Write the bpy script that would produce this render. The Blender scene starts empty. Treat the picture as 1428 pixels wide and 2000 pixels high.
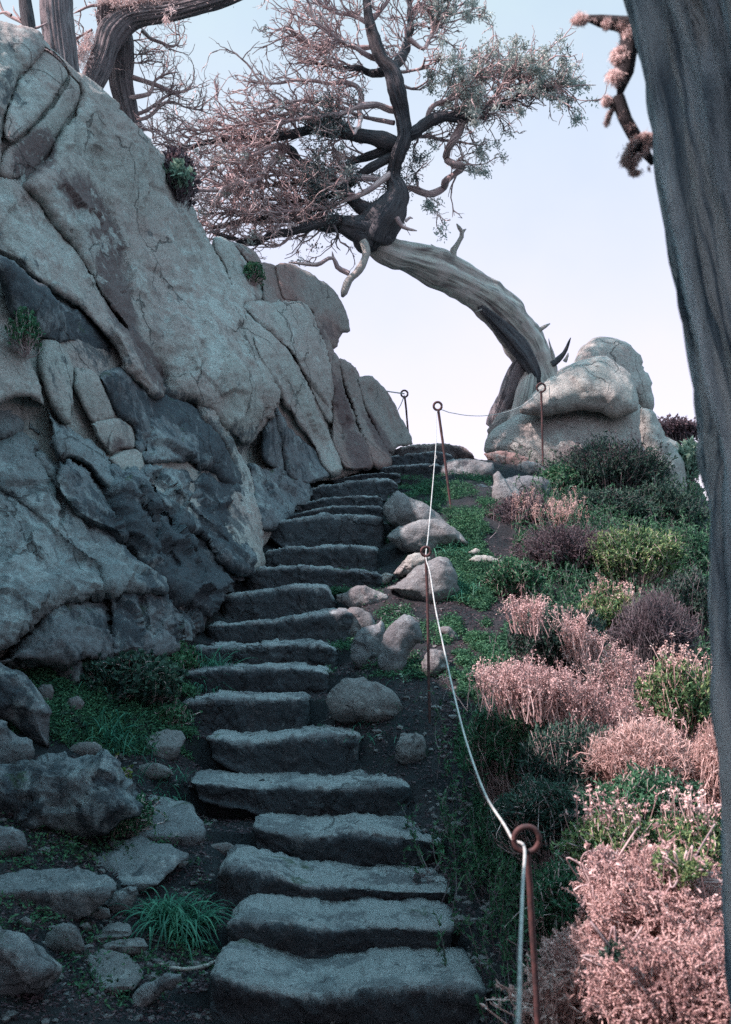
import bpy, math
import numpy as np
from math import radians
sc = bpy.context.scene
COL = sc.collection
# ------------------------------------------------------------------ camera maths
FPX = 2200.0; CX = 714.0; CY = 1000.0; EYE = 1.6
TH = math.atan(200 / 2200.0)
CT, ST = math.cos(TH), math.sin(TH)

def P(u, v, D):
    """point seen at photo pixel (u, v) whose horizontal distance ahead is D metres"""
    u = np.asarray(u, float); v = np.asarray(v, float); D = np.asarray(D, float)
    a = (u - CX) / FPX; b = (CY - v) / FPX
    t = D / (CT - b * ST)
    return np.stack(np.broadcast_arrays(t * a, D, EYE + t * (ST + b * CT)), -1)

# ------------------------------------------------------------------ noise
def _h(ix, iy, iz, seed):
    h = (ix.astype(np.int64) * 374761393 + iy.astype(np.int64) * 668265263 + iz.astype(np.int64) * 1274126177 + seed * 974634777) & 0xffffffff
    h = ((h ^ (h >> 13)) * 1274126177) & 0xffffffff
    h = ((h ^ (h >> 16)) * 2246822519) & 0xffffffff
    h = h ^ (h >> 15)
    return (h & 0xffffff) / float(0xffffff)

def vn(p, s=1.0, seed=0):
    p = np.asarray(p, float) * s + 57.3
    i = np.floor(p); f = p - i; f = f * f * (3 - 2 * f)
    ix, iy, iz = i[..., 0], i[..., 1], i[..., 2]
    out = 0
    for dx in (0, 1):
        wx = f[..., 0] if dx else 1 - f[..., 0]
        for dy in (0, 1):
            wy = f[..., 1] if dy else 1 - f[..., 1]
            for dz in (0, 1):
                wz = f[..., 2] if dz else 1 - f[..., 2]
                out = out + wx * wy * wz * _h(ix + dx, iy + dy, iz + dz, seed)
    return out * 2 - 1

def fbm(p, s=1.0, seed=0, o=4, g=0.5):
    a = 1.0; r = 0
    for k in range(o):
        r = r + a * vn(p, s * 2.03 ** k, seed + k * 7); a *= g
    return r

def facet(p, s=1.0, seed=0):
    """piecewise planar displacement: every cell of a jittered lattice tilts its own way"""
    q = np.asarray(p, float) * s + 31.7
    i = np.floor(q)
    best = np.full(q.shape[:-1], 1e9); val = np.zeros(q.shape[:-1])
    for dx in (-1, 0, 1):
        for dy in (-1, 0, 1):
            for dz in (-1, 0, 1):
                c = i + np.array([dx, dy, dz])
                cx, cy, cz = c[..., 0], c[..., 1], c[..., 2]
                j = np.stack([_h(cx, cy, cz, seed + k) for k in (1, 2, 3)], -1)
                d = q - (c + j)
                dd = (d ** 2).sum(-1)
                g = np.stack([_h(cx, cy, cz, seed + k) for k in (4, 5, 6)], -1) * 2 - 1
                w = (d * g).sum(-1) + 0.35 * (_h(cx, cy, cz, seed + 9) * 2 - 1)
                m = dd < best
                best = np.where(m, dd, best); val = np.where(m, w, val)
    return val

def nrm(a):
    return a / np.maximum(np.linalg.norm(a, axis=-1, keepdims=True), 1e-9)

def smooth(x, a, b):
    t = np.clip((x - a) / (b - a), 0, 1)
    return t * t * (3 - 2 * t)

# ------------------------------------------------------------------ mesh helpers
def mesh(name, V, Fs, mat, attrs=None, smooth_=True, origin=None):
    V = np.asarray(V, float)
    if origin is None:
        origin = np.array([(V[:, 0].min() + V[:, 0].max()) / 2, (V[:, 1].min() + V[:, 1].max()) / 2, V[:, 2].min()])
    me = bpy.data.meshes.new(name)
    Fs = [np.asarray(f, int) for f in Fs if len(f)]
    loops = np.concatenate([f.ravel() for f in Fs])
    tot = np.concatenate([np.full(len(f), f.shape[1]) for f in Fs])
    start = np.concatenate([[0], np.cumsum(tot)[:-1]])
    me.vertices.add(len(V)); me.vertices.foreach_set('co', (V - origin).astype(np.float32).ravel())
    me.loops.add(len(loops)); me.loops.foreach_set('vertex_index', loops.astype(np.int32))
    me.polygons.add(len(tot)); me.polygons.foreach_set('loop_start', start.astype(np.int32))
    me.polygons.foreach_set('use_smooth', np.full(len(tot), bool(smooth_)))
    me.update(calc_edges=True)
    for k, a in (attrs or {}).items():
        a = np.asarray(a, np.float32)
        if a.ndim == 1:
            at = me.attributes.new(k, 'FLOAT', 'POINT'); at.data.foreach_set('value', a)
        else:
            at = me.attributes.new(k, 'FLOAT_VECTOR', 'POINT'); at.data.foreach_set('vector', a.ravel())
    me.materials.append(mat)
    return me, origin

def tag(o, label=None, cat=None, group=None, kind=None):
    if label: o['label'] = label
    if cat: o['category'] = cat
    if group: o['group'] = group
    if kind: o['kind'] = kind
    return o

def add(name, V, Fs, mat, parent=None, attrs=None, smooth_=True, **kw):
    me, org = mesh(name, V, Fs, mat, attrs, smooth_)
    o = bpy.data.objects.new(name, me); COL.objects.link(o)
    if parent is not None:
        o.parent = parent
        org = org - np.array(abs_loc(parent))
    o.location = org
    return tag(o, **kw)

def abs_loc(o):
    l = np.array(o.location)
    return l if o.parent is None else l + abs_loc(o.parent)

def empty(name, loc, **kw):
    o = bpy.data.objects.new(name, None); COL.objects.link(o)
    o.location = tuple(float(c) for c in loc); o.empty_display_size = .1
    return tag(o, **kw)

class Bag:
    def __init__(s): s.V = []; s.F = {}; s.n = 0; s.A = {}
    def put(s, V, F, **attrs):
        s.V.append(V)
        for f in (F if isinstance(F, list) else [F]):
            if len(f): s.F.setdefault(f.shape[1], []).append(f + s.n)
        for k, a in attrs.items(): s.A.setdefault(k, []).append(a)
        s.n += len(V)
    def obj(s, name, mat, parent=None, smooth_=True, **kw):
        V = np.concatenate(s.V); Fs = [np.concatenate(f) for f in s.F.values()]
        at = {k: np.concatenate(a) for k, a in s.A.items()}
        return add(name, V, Fs, mat, parent, attrs=at, smooth_=smooth_, **kw)

def spline(pts, n=None, step=None):
    """Catmull-Rom through pts (k, d) resampled to n points"""
    p = np.asarray(pts, float)
    if len(p) == 2:
        t = np.linspace(0, 1, n or 8)[:, None]; return p[0] * (1 - t) + p[1] * t
    q = np.vstack([2 * p[0] - p[1], p, 2 * p[-1] - p[-2]])
    out = []
    m = 12
    for i in range(len(p) - 1):
        a, b, c, d = q[i], q[i + 1], q[i + 2], q[i + 3]
        t = np.linspace(0, 1, m, endpoint=False)[:, None]
        out.append(.5 * ((2 * b) + (-a + c) * t + (2 * a - 5 * b + 4 * c - d) * t ** 2 + (-a + 3 * b - 3 * c + d) * t ** 3))
    out = np.vstack(out + [p[-1:]])
    L = np.concatenate([[0], np.cumsum(np.linalg.norm(np.diff(out[:, :3], axis=0), axis=1))])
    if step: n = max(4, int(L[-1] / step))
    s = np.linspace(0, L[-1], n)
    return np.stack([np.interp(s, L, out[:, k]) for k in range(p.shape[1])], -1)

# ------------------------------------------------------------------ many thin tubes at once
def tubes(C, r0, r1=None, k=4, rr=None):
    C = np.asarray(C, float); n, m, _ = C.shape
    T = nrm(np.gradient(C, axis=1))
    ref = np.where(np.abs(T[:, :1, 2:3]) > .8, np.array([1., 0, 0]), np.array([0, 0, 1.]))
    A = nrm(np.cross(T, np.broadcast_to(ref, T.shape))); B = np.cross(T, A)
    if rr is None:
        t = np.linspace(0, 1, m)[None]
        rr = np.asarray(r0).reshape(-1, 1) * (1 - t) + np.asarray(r1).reshape(-1, 1) * t
        rr = np.broadcast_to(rr, (n, m))
    an = np.arange(k) / k * 2 * np.pi
    V = C[:, :, None] + rr[:, :, None, None] * (A[:, :, None] * np.cos(an)[:, None] + B[:, :, None] * np.sin(an)[:, None])
    idx = np.arange(n * m * k).reshape(n, m, k)
    a = idx[:, :-1]; b = idx[:, 1:]
    F = np.stack([a, np.roll(a, -1, 2), np.roll(b, -1, 2), b], -1).reshape(-1, 4)
    return V.reshape(-1, 3), F

def grow(S, Dr, L, m, wig, bias, bk, rng):
    n = len(S); C = np.zeros((n, m, 3)); C[:, 0] = S
    d = nrm(Dr); st = (np.asarray(L) / (m - 1)).reshape(-1, 1) * np.ones((n, 1))
    bias = np.broadcast_to(np.asarray(bias, float), (n, 3))
    for i in range(1, m):
        d = nrm(d + wig * rng.normal(size=(n, 3)) + bk * bias)
        C[:, i] = C[:, i - 1] + d * st
    return C

def pick(C, n, rng, lo=.1, hi=1.0):
    """random points (and tangents) on curves C"""
    k = rng.integers(0, len(C), n); t = rng.uniform(lo, hi, n) * (C.shape[1] - 1.001)
    i = np.floor(t).astype(int); f = (t - i)[:, None]
    a = C[k, i]; b = C[k, i + 1]
    return a * (1 - f) + b * f, nrm(b - a), k

def leaves(c, d, ln, wd, rng, bend=.15):
    """one small folded leaf face per centre: rhomb of 4 corners"""
    n = len(c); d = nrm(d)
    s = nrm(np.cross(d, rng.normal(size=(n, 3)))); up = np.cross(s, d)
    ln = np.broadcast_to(ln, (n,))[:, None]; wd = np.broadcast_to(wd, (n,))[:, None]
    mid = c + d * ln * .45 + up * ln * bend
    V = np.stack([c, mid + s * wd * .5, c + d * ln, mid - s * wd * .5], 1).reshape(-1, 3)
    i = np.arange(n)[:, None] * 4
    return V, np.concatenate([i, i + 1, i + 2, i + 3], 1)

# ------------------------------------------------------------------ materials
def newmat(name):
    m = bpy.data.materials.new(name); m.use_nodes = True
    nt = m.node_tree; nt.nodes.clear()
    out = nt.nodes.new('ShaderNodeOutputMaterial'); bs = nt.nodes.new('ShaderNodeBsdfPrincipled')
    nt.links.new(bs.outputs[0], out.inputs[0])
    return m, nt, bs

class G:
    """tiny node-graph helper"""
    def __init__(s, nt): s.nt = nt
    def n(s, t, **kw):
        x = s.nt.nodes.new(t)
        for k, v in kw.items(): setattr(x, k, v)
        return x
    def link(s, a, b): s.nt.links.new(a, b)
    def pos(s):
        return s.n('ShaderNodeNewGeometry').outputs['Position']
    def attr(s, name, out='Vector'):
        x = s.n('ShaderNodeAttribute'); x.attribute_name = name; return x.outputs[out]
    def map(s, vec, scale=(1, 1, 1), rot=(0, 0, 0), loc=(0, 0, 0)):
        x = s.n('ShaderNodeMapping'); s.link(vec, x.inputs[0])
        x.inputs['Location'].default_value = loc; x.inputs['Rotation'].default_value = rot; x.inputs['Scale'].default_value = scale
        return x.outputs[0]
    def noise(s, vec, scale, detail=4, rough=.55, dist=0):
        x = s.n('ShaderNodeTexNoise'); s.link(vec, x.inputs['Vector'])
        x.inputs['Scale'].default_value = scale; x.inputs['Detail'].default_value = detail
        x.inputs['Roughness'].default_value = rough; x.inputs['Distortion'].default_value = dist
        return x.outputs['Fac']
    def vor(s, vec, scale, feature='F1'):
        x = s.n('ShaderNodeTexVoronoi', feature=feature); s.link(vec, x.inputs['Vector'])
        x.inputs['Scale'].default_value = scale; return x.outputs['Distance']
    def ramp(s, fac, a, b, ca=0.0, cb=1.0):
        x = s.n('ShaderNodeMapRange'); x.clamp = True; x.interpolation_type = 'SMOOTHSTEP'
        s.link(fac, x.inputs[0]); x.inputs[1].default_value = a; x.inputs[2].default_value = b
        x.inputs[3].default_value = ca; x.inputs[4].default_value = cb
        return x.outputs[0]
    def math(s, op, a, b=None, c=None):
        x = s.n('ShaderNodeMath', operation=op)
        for i, q in enumerate((a, b, c)):
            if q is None: continue
            if isinstance(q, (int, float)): x.inputs[i].default_value = q
            else: s.link(q, x.inputs[i])
        return x.outputs[0]
    def mix(s, f, a, b, blend='MIX'):
        x = s.n('ShaderNodeMix', data_type='RGBA', blend_type=blend)
        if isinstance(f, (int, float)): x.inputs[0].default_value = f
        else: s.link(f, x.inputs[0])
        for i, q in ((6, a), (7, b)):
            if isinstance(q, tuple): x.inputs[i].default_value = (*q, 1)
            else: s.link(q, x.inputs[i])
        return x.outputs[2]
    def bump(s, h, strength, dist, prev=None):
        x = s.n('ShaderNodeBump'); x.inputs['Strength'].default_value = strength; x.inputs['Distance'].default_value = dist
        s.link(h, x.inputs['Height'])
        if prev is not None: s.link(prev, x.inputs['Normal'])
        return x.outputs[0]

def rock_mat(name, c1, c2, lich, dark, lich_amt=.55, dark_amt=.55, moss=0.0, rough=.9, scale=1.0):
    m, nt, bs = newmat(name); g = G(nt); p = g.pos()
    st = g.attr('stain'); sep = g.n('ShaderNodeSeparateXYZ'); g.link(st, sep.inputs[0])
    sb, sd, sp = sep.outputs
    big = g.noise(p, .9 * scale, 5, .6, .4)
    col = g.mix(g.ramp(big, .38, .62), c1, c2)
    med = g.noise(p, 5 * scale, 6, .65, .3)
    fine = g.noise(p, 26 * scale, 5, .7)
    # brown mineral staining, ragged edge
    b = g.math('ADD', sb, g.math('MULTIPLY', g.math('SUBTRACT', med, .5), .9))
    col = g.mix(g.ramp(b, .35, .6, 0, .85), col, (.115, .072, .074))
    # pale crust lichen, and light painted on the step tops
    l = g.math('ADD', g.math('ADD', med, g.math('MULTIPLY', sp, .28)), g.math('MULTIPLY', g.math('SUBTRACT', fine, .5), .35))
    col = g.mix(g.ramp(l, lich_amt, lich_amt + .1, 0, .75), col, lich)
    # dark lichen, plus painted shade where the dark weight is set
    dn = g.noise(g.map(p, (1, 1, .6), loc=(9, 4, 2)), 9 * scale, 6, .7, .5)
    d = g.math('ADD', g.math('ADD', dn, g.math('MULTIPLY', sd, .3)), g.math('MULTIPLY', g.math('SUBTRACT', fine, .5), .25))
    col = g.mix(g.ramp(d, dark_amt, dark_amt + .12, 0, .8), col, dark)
    if moss > 0:
        mo = g.noise(g.map(p, loc=(3, 7, 1)), 3.1 * scale, 6, .7, .2)
        nz = g.n('ShaderNodeSeparateXYZ'); g.link(g.n('ShaderNodeNewGeometry').outputs['Normal'], nz.inputs[0])
        f = g.math('ADD', mo, g.math('MULTIPLY', nz.outputs[2], .1))
        col = g.mix(g.ramp(f, .72 - moss, .8 - moss, 0, .8), col, (.03, .07, .028))
    # long streaks and hairline fractures
    col = g.mix(g.ramp(g.noise(g.map(p, (6, 6, 1.1), rot=(0, .45, 0)), 1.6, 5, .65), .52, .7, 0, .38), col, (.10, .085, .09))
    wob = g.n('ShaderNodeVectorMath', operation='ADD'); nz_ = g.n('ShaderNodeTexNoise'); g.link(p, nz_.inputs['Vector']); nz_.inputs['Scale'].default_value = 2.2; nz_.inputs['Detail'].default_value = 5
    sc2 = g.n('ShaderNodeVectorMath', operation='SCALE'); g.link(nz_.outputs['Color'], sc2.inputs[0]); sc2.inputs['Scale'].default_value = .55
    g.link(g.map(p, (1, 1, .55), rot=(0, .6, .3)), wob.inputs[0]); g.link(sc2.outputs[0], wob.inputs[1])
    ve = g.vor(wob.outputs[0], 1.5 * scale, 'DISTANCE_TO_EDGE')
    gate = g.ramp(g.noise(g.map(p, loc=(2, 9, 4)), 1.3, 3), .47, .56)
    crk = g.math('MULTIPLY', g.ramp(ve, .002, .014, 1, 0), gate)
    col = g.mix(g.math('MULTIPLY', crk, .6), col, (.03, .03, .035))
    # granite speckle
    sp1 = g.noise(p, 190, 2, .8)
    col = g.mix(g.ramp(sp1, .3, .42, .6, 0), col, (.025, .03, .04))
    sp2 = g.noise(g.map(p, loc=(5, 5, 5)), 150, 2, .8)
    col = g.mix(g.ramp(sp2, .6, .72, 0, .45), col, (.6, .58, .56))
    tone = g.noise(p, 60, 4, .7)
    col = g.mix(g.ramp(tone, .25, .75, .45, 0), col, (.05, .05, .055))
    g.link(col, bs.inputs['Base Color'])
    bs.inputs['Roughness'].default_value = rough
    bs.inputs['Specular IOR Level'].default_value = .25
    h1 = g.math('ADD', g.noise(p, 14 * scale, 8, .7, .3), g.math('MULTIPLY', g.vor(p, 20 * scale), .25))
    h1 = g.math('SUBTRACT', h1, g.math('MULTIPLY', crk, .9))
    n1 = g.bump(h1, .8, .05)
    n2 = g.bump(g.noise(p, 75, 5, .8), .8, .012, n1)
    g.link(n2, bs.inputs['Normal'])
    return m

def bark_mat(name, c1, c2, c3, ridge=.8, rs=6.0, lich=None, lamt=.6, bands=False):
    m, nt, bs = newmat(name); g = G(nt); p = g.attr('bk'); w = g.pos()
    fib = g.noise(p, rs, 6, .65, .6)
    fib2 = g.noise(p, rs * 3.2, 4, .7, .3)
    col = g.mix(g.ramp(fib, .35, .6), c3, c1)
    col = g.mix(g.ramp(g.noise(w, 4, 4, .6), .42, .62), col, c2)
    col = g.mix(g.ramp(fib2, .3, .5, .6, 0), col, c3)
    if bands:
        col = g.mix(g.ramp(g.noise(g.map(p, (1, 1, .35), loc=(3, 1, 2)), 3.2, 5, .6, .4), .44, .54, 0, .85), col, c3)
        col = g.mix(g.ramp(g.noise(g.map(p, (1, 1, .5), loc=(7, 5, 2)), 11, 5, .7, .5), .5, .58, 0, .6), col, (.5, .56, .56))
    if lich:
        col = g.mix(g.ramp(g.noise(w, 9, 6, .7, .3), lamt, lamt + .1, 0, .9), col, lich)
    g.link(col, bs.inputs['Base Color'])
    bs.inputs['Roughness'].default_value = .85; bs.inputs['Specular IOR Level'].default_value = .2
    n1 = g.bump(fib, ridge, .03); n2 = g.bump(fib2, .6, .008, n1)
    g.link(n2, bs.inputs['Normal'])
    return m

def leaf_mat(name, cols, rough=.65, trans=.25, ns=3.0):
    """cols: dark, mid, light, varied per leaf and per clump"""
    m, nt, bs = newmat(name); g = G(nt)
    r = g.n('ShaderNodeNewGeometry').outputs['Random Per Island']
    cl = g.noise(g.pos(), ns, 3, .6)
    f = g.math('ADD', g.math('MULTIPLY', r, .7), g.math('SUBTRACT', g.math('MULTIPLY', cl, 1.2), .45))
    rp = g.n('ShaderNodeValToRGB'); g.link(f, rp.inputs[0])
    e = rp.color_ramp.elements; e[0].position = .15; e[0].color = (*cols[0], 1); e[1].position = .9; e[1].color = (*cols[2], 1)
    x = e.new(.5); x.color = (*cols[1], 1)
    g.link(rp.outputs[0], bs.inputs['Base Color'])
    bs.inputs['Roughness'].default_value = rough; bs.inputs['Specular IOR Level'].default_value = .2
    if trans:
        out = [n for n in nt.nodes if n.type == 'OUTPUT_MATERIAL'][0]
        tr = g.n('ShaderNodeBsdfTranslucent'); g.link(rp.outputs[0], tr.inputs[0])
        mx = g.n('ShaderNodeMixShader'); mx.inputs[0].default_value = trans
        g.link(bs.outputs[0], mx.inputs[1]); g.link(tr.outputs[0], mx.inputs[2]); g.link(mx.outputs[0], out.inputs[0])
    return m

M = {}
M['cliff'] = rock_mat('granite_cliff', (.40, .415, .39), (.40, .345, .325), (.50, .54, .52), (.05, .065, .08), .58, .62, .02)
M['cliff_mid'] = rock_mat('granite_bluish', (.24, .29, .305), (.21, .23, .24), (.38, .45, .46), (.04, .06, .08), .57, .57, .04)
M['cliff_low'] = rock_mat('granite_dark', (.19, .23, .25), (.16, .17, .185), (.34, .41, .42), (.02, .035, .05), .56, .52, .06)  # darker, bluer granite
M['cliff_red'] = rock_mat('granite_red', (.29, .275, .26), (.27, .17, .155), (.36, .37, .35), (.06, .05, .06), .62, .62, 0)
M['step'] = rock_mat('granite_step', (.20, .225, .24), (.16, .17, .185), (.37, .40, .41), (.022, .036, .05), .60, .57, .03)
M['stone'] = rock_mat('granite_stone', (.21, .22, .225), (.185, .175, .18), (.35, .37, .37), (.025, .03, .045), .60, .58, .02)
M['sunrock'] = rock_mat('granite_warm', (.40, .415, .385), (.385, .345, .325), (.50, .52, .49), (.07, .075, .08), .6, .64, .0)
M['bark'] = bark_mat('dead_wood', (.46, .47, .43), (.38, .35, .33), (.13, .11, .11), .6, 4)
M['barkdark'] = bark_mat('cypress_bark', (.10, .10, .11), (.085, .08, .086), (.02, .022, .03), 1.0, 7)
M['barkgrey'] = bark_mat('grey_bark', (.27, .25, .26), (.20, .175, .185), (.03, .028, .036), 1.0, 9)
M['barklich'] = bark_mat('lichened_bark', (.20, .17, .18), (.17, .10, .10), (.04, .03, .04), .9, 6, (.55, .45, .44), .5)
M['trunkfront'] = bark_mat('weathered_bark', (.52, .62, .66), (.34, .43, .48), (.03, .06, .09), 1.0, 4.0, bands=True)
M['twig'] = bark_mat('twig_bark', (.62, .49, .47), (.30, .22, .225), (.16, .12, .13), .3, 3)
M['twiggrey'] = bark_mat('twig_grey', (.17, .155, .165), (.14, .12, .13), (.06, .05, .06), .3, 3)
M['lichen'] = leaf_mat('lichen_tufts', ((.20, .25, .24), (.34, .40, .38), (.5, .54, .50)), .8, .3, 2)
M['lichendark'] = leaf_mat('lichen_shaded', ((.04, .06, .065), (.09, .12, .125), (.2, .24, .24)), .85, .15, 3)  # darker lichen copy, shade of the crown centre put into the colour
M['lichenpink'] = leaf_mat('lichen_bleached', ((.5, .38, .37), (.7, .57, .55), (.82, .7, .68)), .8, .3, 4)
M['green'] = leaf_mat('leaves_green', ((.018, .055, .035), (.04, .125, .07), (.08, .19, .10)))
M['greenlit'] = leaf_mat('leaves_bright', ((.04, .10, .05), (.10, .19, .085), (.24, .30, .13)))
M['greendark'] = leaf_mat('leaves_dark', ((.015, .032, .030), (.03, .07, .055), (.06, .12, .085)))
M['purple'] = leaf_mat('leaves_purple', ((.05, .035, .045), (.09, .065, .08), (.15, .11, .12)))
M['pink'] = leaf_mat('dry_pink', ((.15, .085, .085), (.47, .31, .30), (.74, .56, .53)), .75, .2, 2.2)
M['straw'] = leaf_mat('dry_straw', ((.30, .18, .165), (.52, .36, .33), (.70, .53, .49)), .75, .2, 3)
M['grass'] = leaf_mat('grass_blades', ((.02, .08, .06), (.04, .16, .11), (.08, .25, .16)), .5, .3, 4)
M['moss'] = leaf_mat('moss', ((.03, .06, .015), (.07, .12, .03), (.13, .19, .05)), .9, .1, 6)
M['sage'] = leaf_mat('leaves_sage', ((.08, .15, .12), (.16, .26, .2), (.26, .36, .28)), .8, .2, 4)

def metal_mat():
    m, nt, bs = newmat('rusted_iron'); g = G(nt); p = g.pos()
    f = g.noise(p, 40, 6, .7)
    col = g.mix(g.ramp(f, .35, .65), (.035, .02, .022), (.085, .036, .035))
    col = g.mix(g.ramp(g.noise(p, 160, 3, .7), .6, .7, 0, .7), col, (.03, .022, .025))
    g.link(col, bs.inputs['Base Color']); bs.inputs['Roughness'].default_value = .75; bs.inputs['Metallic'].default_value = .2
    g.link(g.bump(f, .6, .002), bs.inputs['Normal'])
    return m
M['iron'] = metal_mat()
def rope_mat():
    m, nt, bs = newmat('braided_rope'); g = G(nt); p = g.pos()
    col = g.mix(g.ramp(g.noise(p, 30, 5, .7), .35, .65), (.38, .40, .38), (.24, .25, .25))
    g.link(col, bs.inputs['Base Color']); bs.inputs['Roughness'].default_value = .8
    g.link(g.bump(g.noise(p, 500, 2), .5, .001), bs.inputs['Normal'])
    return m
M['rope'] = rope_mat()
def soil_mat():
    m, nt, bs = newmat('trodden_soil'); g = G(nt); p = g.pos()
    a = g.noise(p, 3, 6, .65, .3); b = g.noise(p, 30, 6, .75); c = g.noise(g.map(p, loc=(4, 4, 4)), 120, 3, .8)
    col = g.mix(g.ramp(a, .35, .65), (.016, .022, .027), (.032, .033, .037))
    col = g.mix(g.ramp(b, .55, .7, 0, .7), col, (.07, .075, .08))
    col = g.mix(g.ramp(c, .62, .75, 0, .7), col, (.20, .18, .175))
    col = g.mix(g.ramp(g.noise(g.map(p, loc=(1, 2, 8)), 5, 6, .7), .56, .66, 0, .75), col, (.018, .04, .022))
    col = g.mix(g.ramp(g.attr('far', 'Fac'), .3, .9), col, (.09, .10, .07))
    g.link(col, bs.inputs['Base Color']); bs.inputs['Roughness'].default_value = .95; bs.inputs['Specular IOR Level'].default_value = .15
    n1 = g.bump(b, .9, .03); g.link(g.bump(c, .9, .01, n1), bs.inputs['Normal'])
    return m
M['soil'] = soil_mat()
def sea_mat():
    m, nt, bs = newmat('sea_water'); g = G(nt); p = g.pos()
    bs.inputs['Base Color'].default_value = (.03, .07, .09, 1); bs.inputs['Roughness'].default_value = .12
    g.link(g.bump(g.noise(g.map(p, (1, 2.2, 1)), .35, 6, .65), .5, .4), bs.inputs['Normal'])
    return m
M['sea'] = sea_mat()
# ------------------------------------------------------------------ terrain
STEPS = [  # depth, lip polyline (u, v), bottom polyline (u, v), slab depth, label
 (4.50, [(408,1902),(430,1903),(500,1920),(560,1934),(620,1944),(700,1926),(800,1920),(900,1917),(938,1926),(952,1948)], [(415,1975),(500,2010),(700,2030),(850,2030),(950,1975)], .46, 'lowest granite step at the very foot of the stairs, with a pale worn top'),
 (4.92, [(437,1822),(455,1798),(480,1792),(560,1800),(640,1811),(720,1806),(800,1808),(860,1812),(890,1815)], [(440,1840),(480,1857),(600,1862),(880,1850)], .44, 'second step from the bottom, long flat granite slab with straight right end'),
 (5.32, [(417,1712),(432,1690),(480,1688),(540,1704),(590,1724),(650,1730),(700,1727),(780,1736),(870,1738),(886,1748)], [(418,1755),(470,1778),(600,1774),(885,1768)], .42, 'third step from the bottom, granite slab with a raised left shoulder beside the grass tuft'),
 (5.75, [(489,1612),(510,1618),(600,1630),(650,1626),(700,1620),(760,1627),(820,1634),(869,1645)], [(500,1648),(600,1688),(700,1692),(868,1682)], .42, 'fourth step from the bottom, with a deep dark hollow under its overhanging lip'),
 (6.15, [(363,1525),(420,1528),(500,1537),(560,1531),(640,1539),(700,1533),(770,1530),(804,1530)], [(385,1553),(480,1570),(560,1592),(620,1590),(750,1592),(805,1572)], .42, 'fifth step from the bottom, the widest slab, ending in a square right corner'),
 (6.55, [(400,1440),(430,1441),(460,1447),(510,1445),(560,1436),(640,1430),(705,1428)], [(415,1470),(500,1502),(600,1507),(708,1500)], .38, 'sixth step from the bottom, lichen speckled face with a sagging lip'),
 (6.92, [(345,1372),(400,1364),(430,1360),(500,1362),(560,1361),(602,1357)], [(362,1402),(420,1422),(500,1430),(606,1414)], .38, 'seventh step from the bottom, short slab left of the round half-buried boulder'),
 (7.30, [(333,1316),(380,1309),(450,1304),(520,1302),(580,1303),(643,1311)], [(342,1350),(500,1354),(645,1346)], .38, 'eighth step from the bottom, with thin grass leaning over its left face'),
 (7.70, [(340,1264),(400,1261),(470,1262),(540,1257),(600,1255),(658,1262)], [(345,1300),(500,1304),(658,1296)], .38, 'ninth step from the bottom, long low dark step just above the grassy one'),
 (8.10, [(398,1221),(450,1216),(530,1210),(600,1200),(640,1194),(690,1190)], [(400,1256),(500,1260),(600,1258),(690,1236)], .38, 'tenth step from the bottom, its lip climbing to the right'),
 (8.50, [(428,1162),(480,1157),(540,1147),(570,1142),(636,1142),(656,1176)], [(432,1192),(460,1210),(550,1207),(657,1192)], .38, 'eleventh step from the bottom, block with a slanting pale right edge'),
 (8.90, [(475,1112),(520,1107),(600,1106),(660,1110),(748,1118)], [(478,1146),(600,1150),(748,1144)], .38, 'twelfth step from the bottom, directly above the block with the slanting edge'),
 (9.30, [(513,1076),(560,1067),(640,1066),(700,1065),(740,1067)], [(515,1106),(640,1110),(742,1106)], .38, 'thirteenth step from the bottom, plain slab under the thick pale fronted step'),
 (9.70, [(512,1027),(545,1018),(580,1010),(620,1004),(680,1005),(752,1008)], [(514,1036),(550,1053),(600,1066),(752,1062)], .38, 'fourteenth step from the bottom, thick slab with a black gap under its left end'),
 (10.1, [(555,1010),(600,997),(650,988),(700,987),(750,990)], [(560,1016),(650,1012),(750,1010)], .4, 'fifteenth step from the bottom, thin curved slab resting just over the thick one'),
 (10.5, [(580,987),(640,971),(700,966),(748,970)], [(582,998),(650,994),(748,990)], .4, 'sixteenth step from the bottom, thin slab left of the pale boulder tip'),
 (10.9, [(598,957),(625,948),(700,936),(760,935),(778,943)], [(600,975),(700,972),(778,962)], .42, 'seventeenth step from the bottom, broad slab touching the foot of the cliff'),
 (11.4, [(645,937),(700,926),(740,921),(785,925)], [(648,946),(700,942),(785,938)], .5, 'eighteenth step from the bottom, low dark slab by the cliff foot'),
 (11.9, [(735,914),(790,907),(850,906),(890,913)], [(735,926),(800,930),(890,930)], .55, 'nineteenth step from the bottom, long slab left of the rounded ledge'),
 (12.4, [(746,893),(800,884),(850,881),(886,888)], [(748,908),(820,908),(888,906)], .6, 'twentieth step from the bottom, smooth slab just below the top stone'),
 (13.0, [(758,879),(800,869),(870,863),(905,874),(928,890)], [(760,896),(830,896),(925,900)], .9, 'topmost step, reddish stone against the sky at the head of the stairs'),
]
SD = np.array([s[0] for s in STEPS])
SZ = np.array([P(np.mean([q[0] for q in s[1]]), np.median([q[1] for q in s[1]]), s[0])[2] for s in STEPS])
SXC = np.array([P((s[1][0][0]+s[1][-1][0])/2,1200,s[0])[0] for s in STEPS]); SXW = np.array([(s[1][-1][0]-s[1][0][0])/2/FPX*s[0] for s in STEPS])
SL = np.array([P(0, max(q[1] for q in s[1][1:-1]), s[0])[2] for s in STEPS])
ramp_y = np.concatenate([[-400, -30, -2, 2.6], SD, [16, 19, 24, 34, 80, 4000]])
ramp_z = np.concatenate([[-25, -5, -.1, .02], SZ - .10, [3.4, 2.6, -2, -14, -32, -33]])

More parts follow.
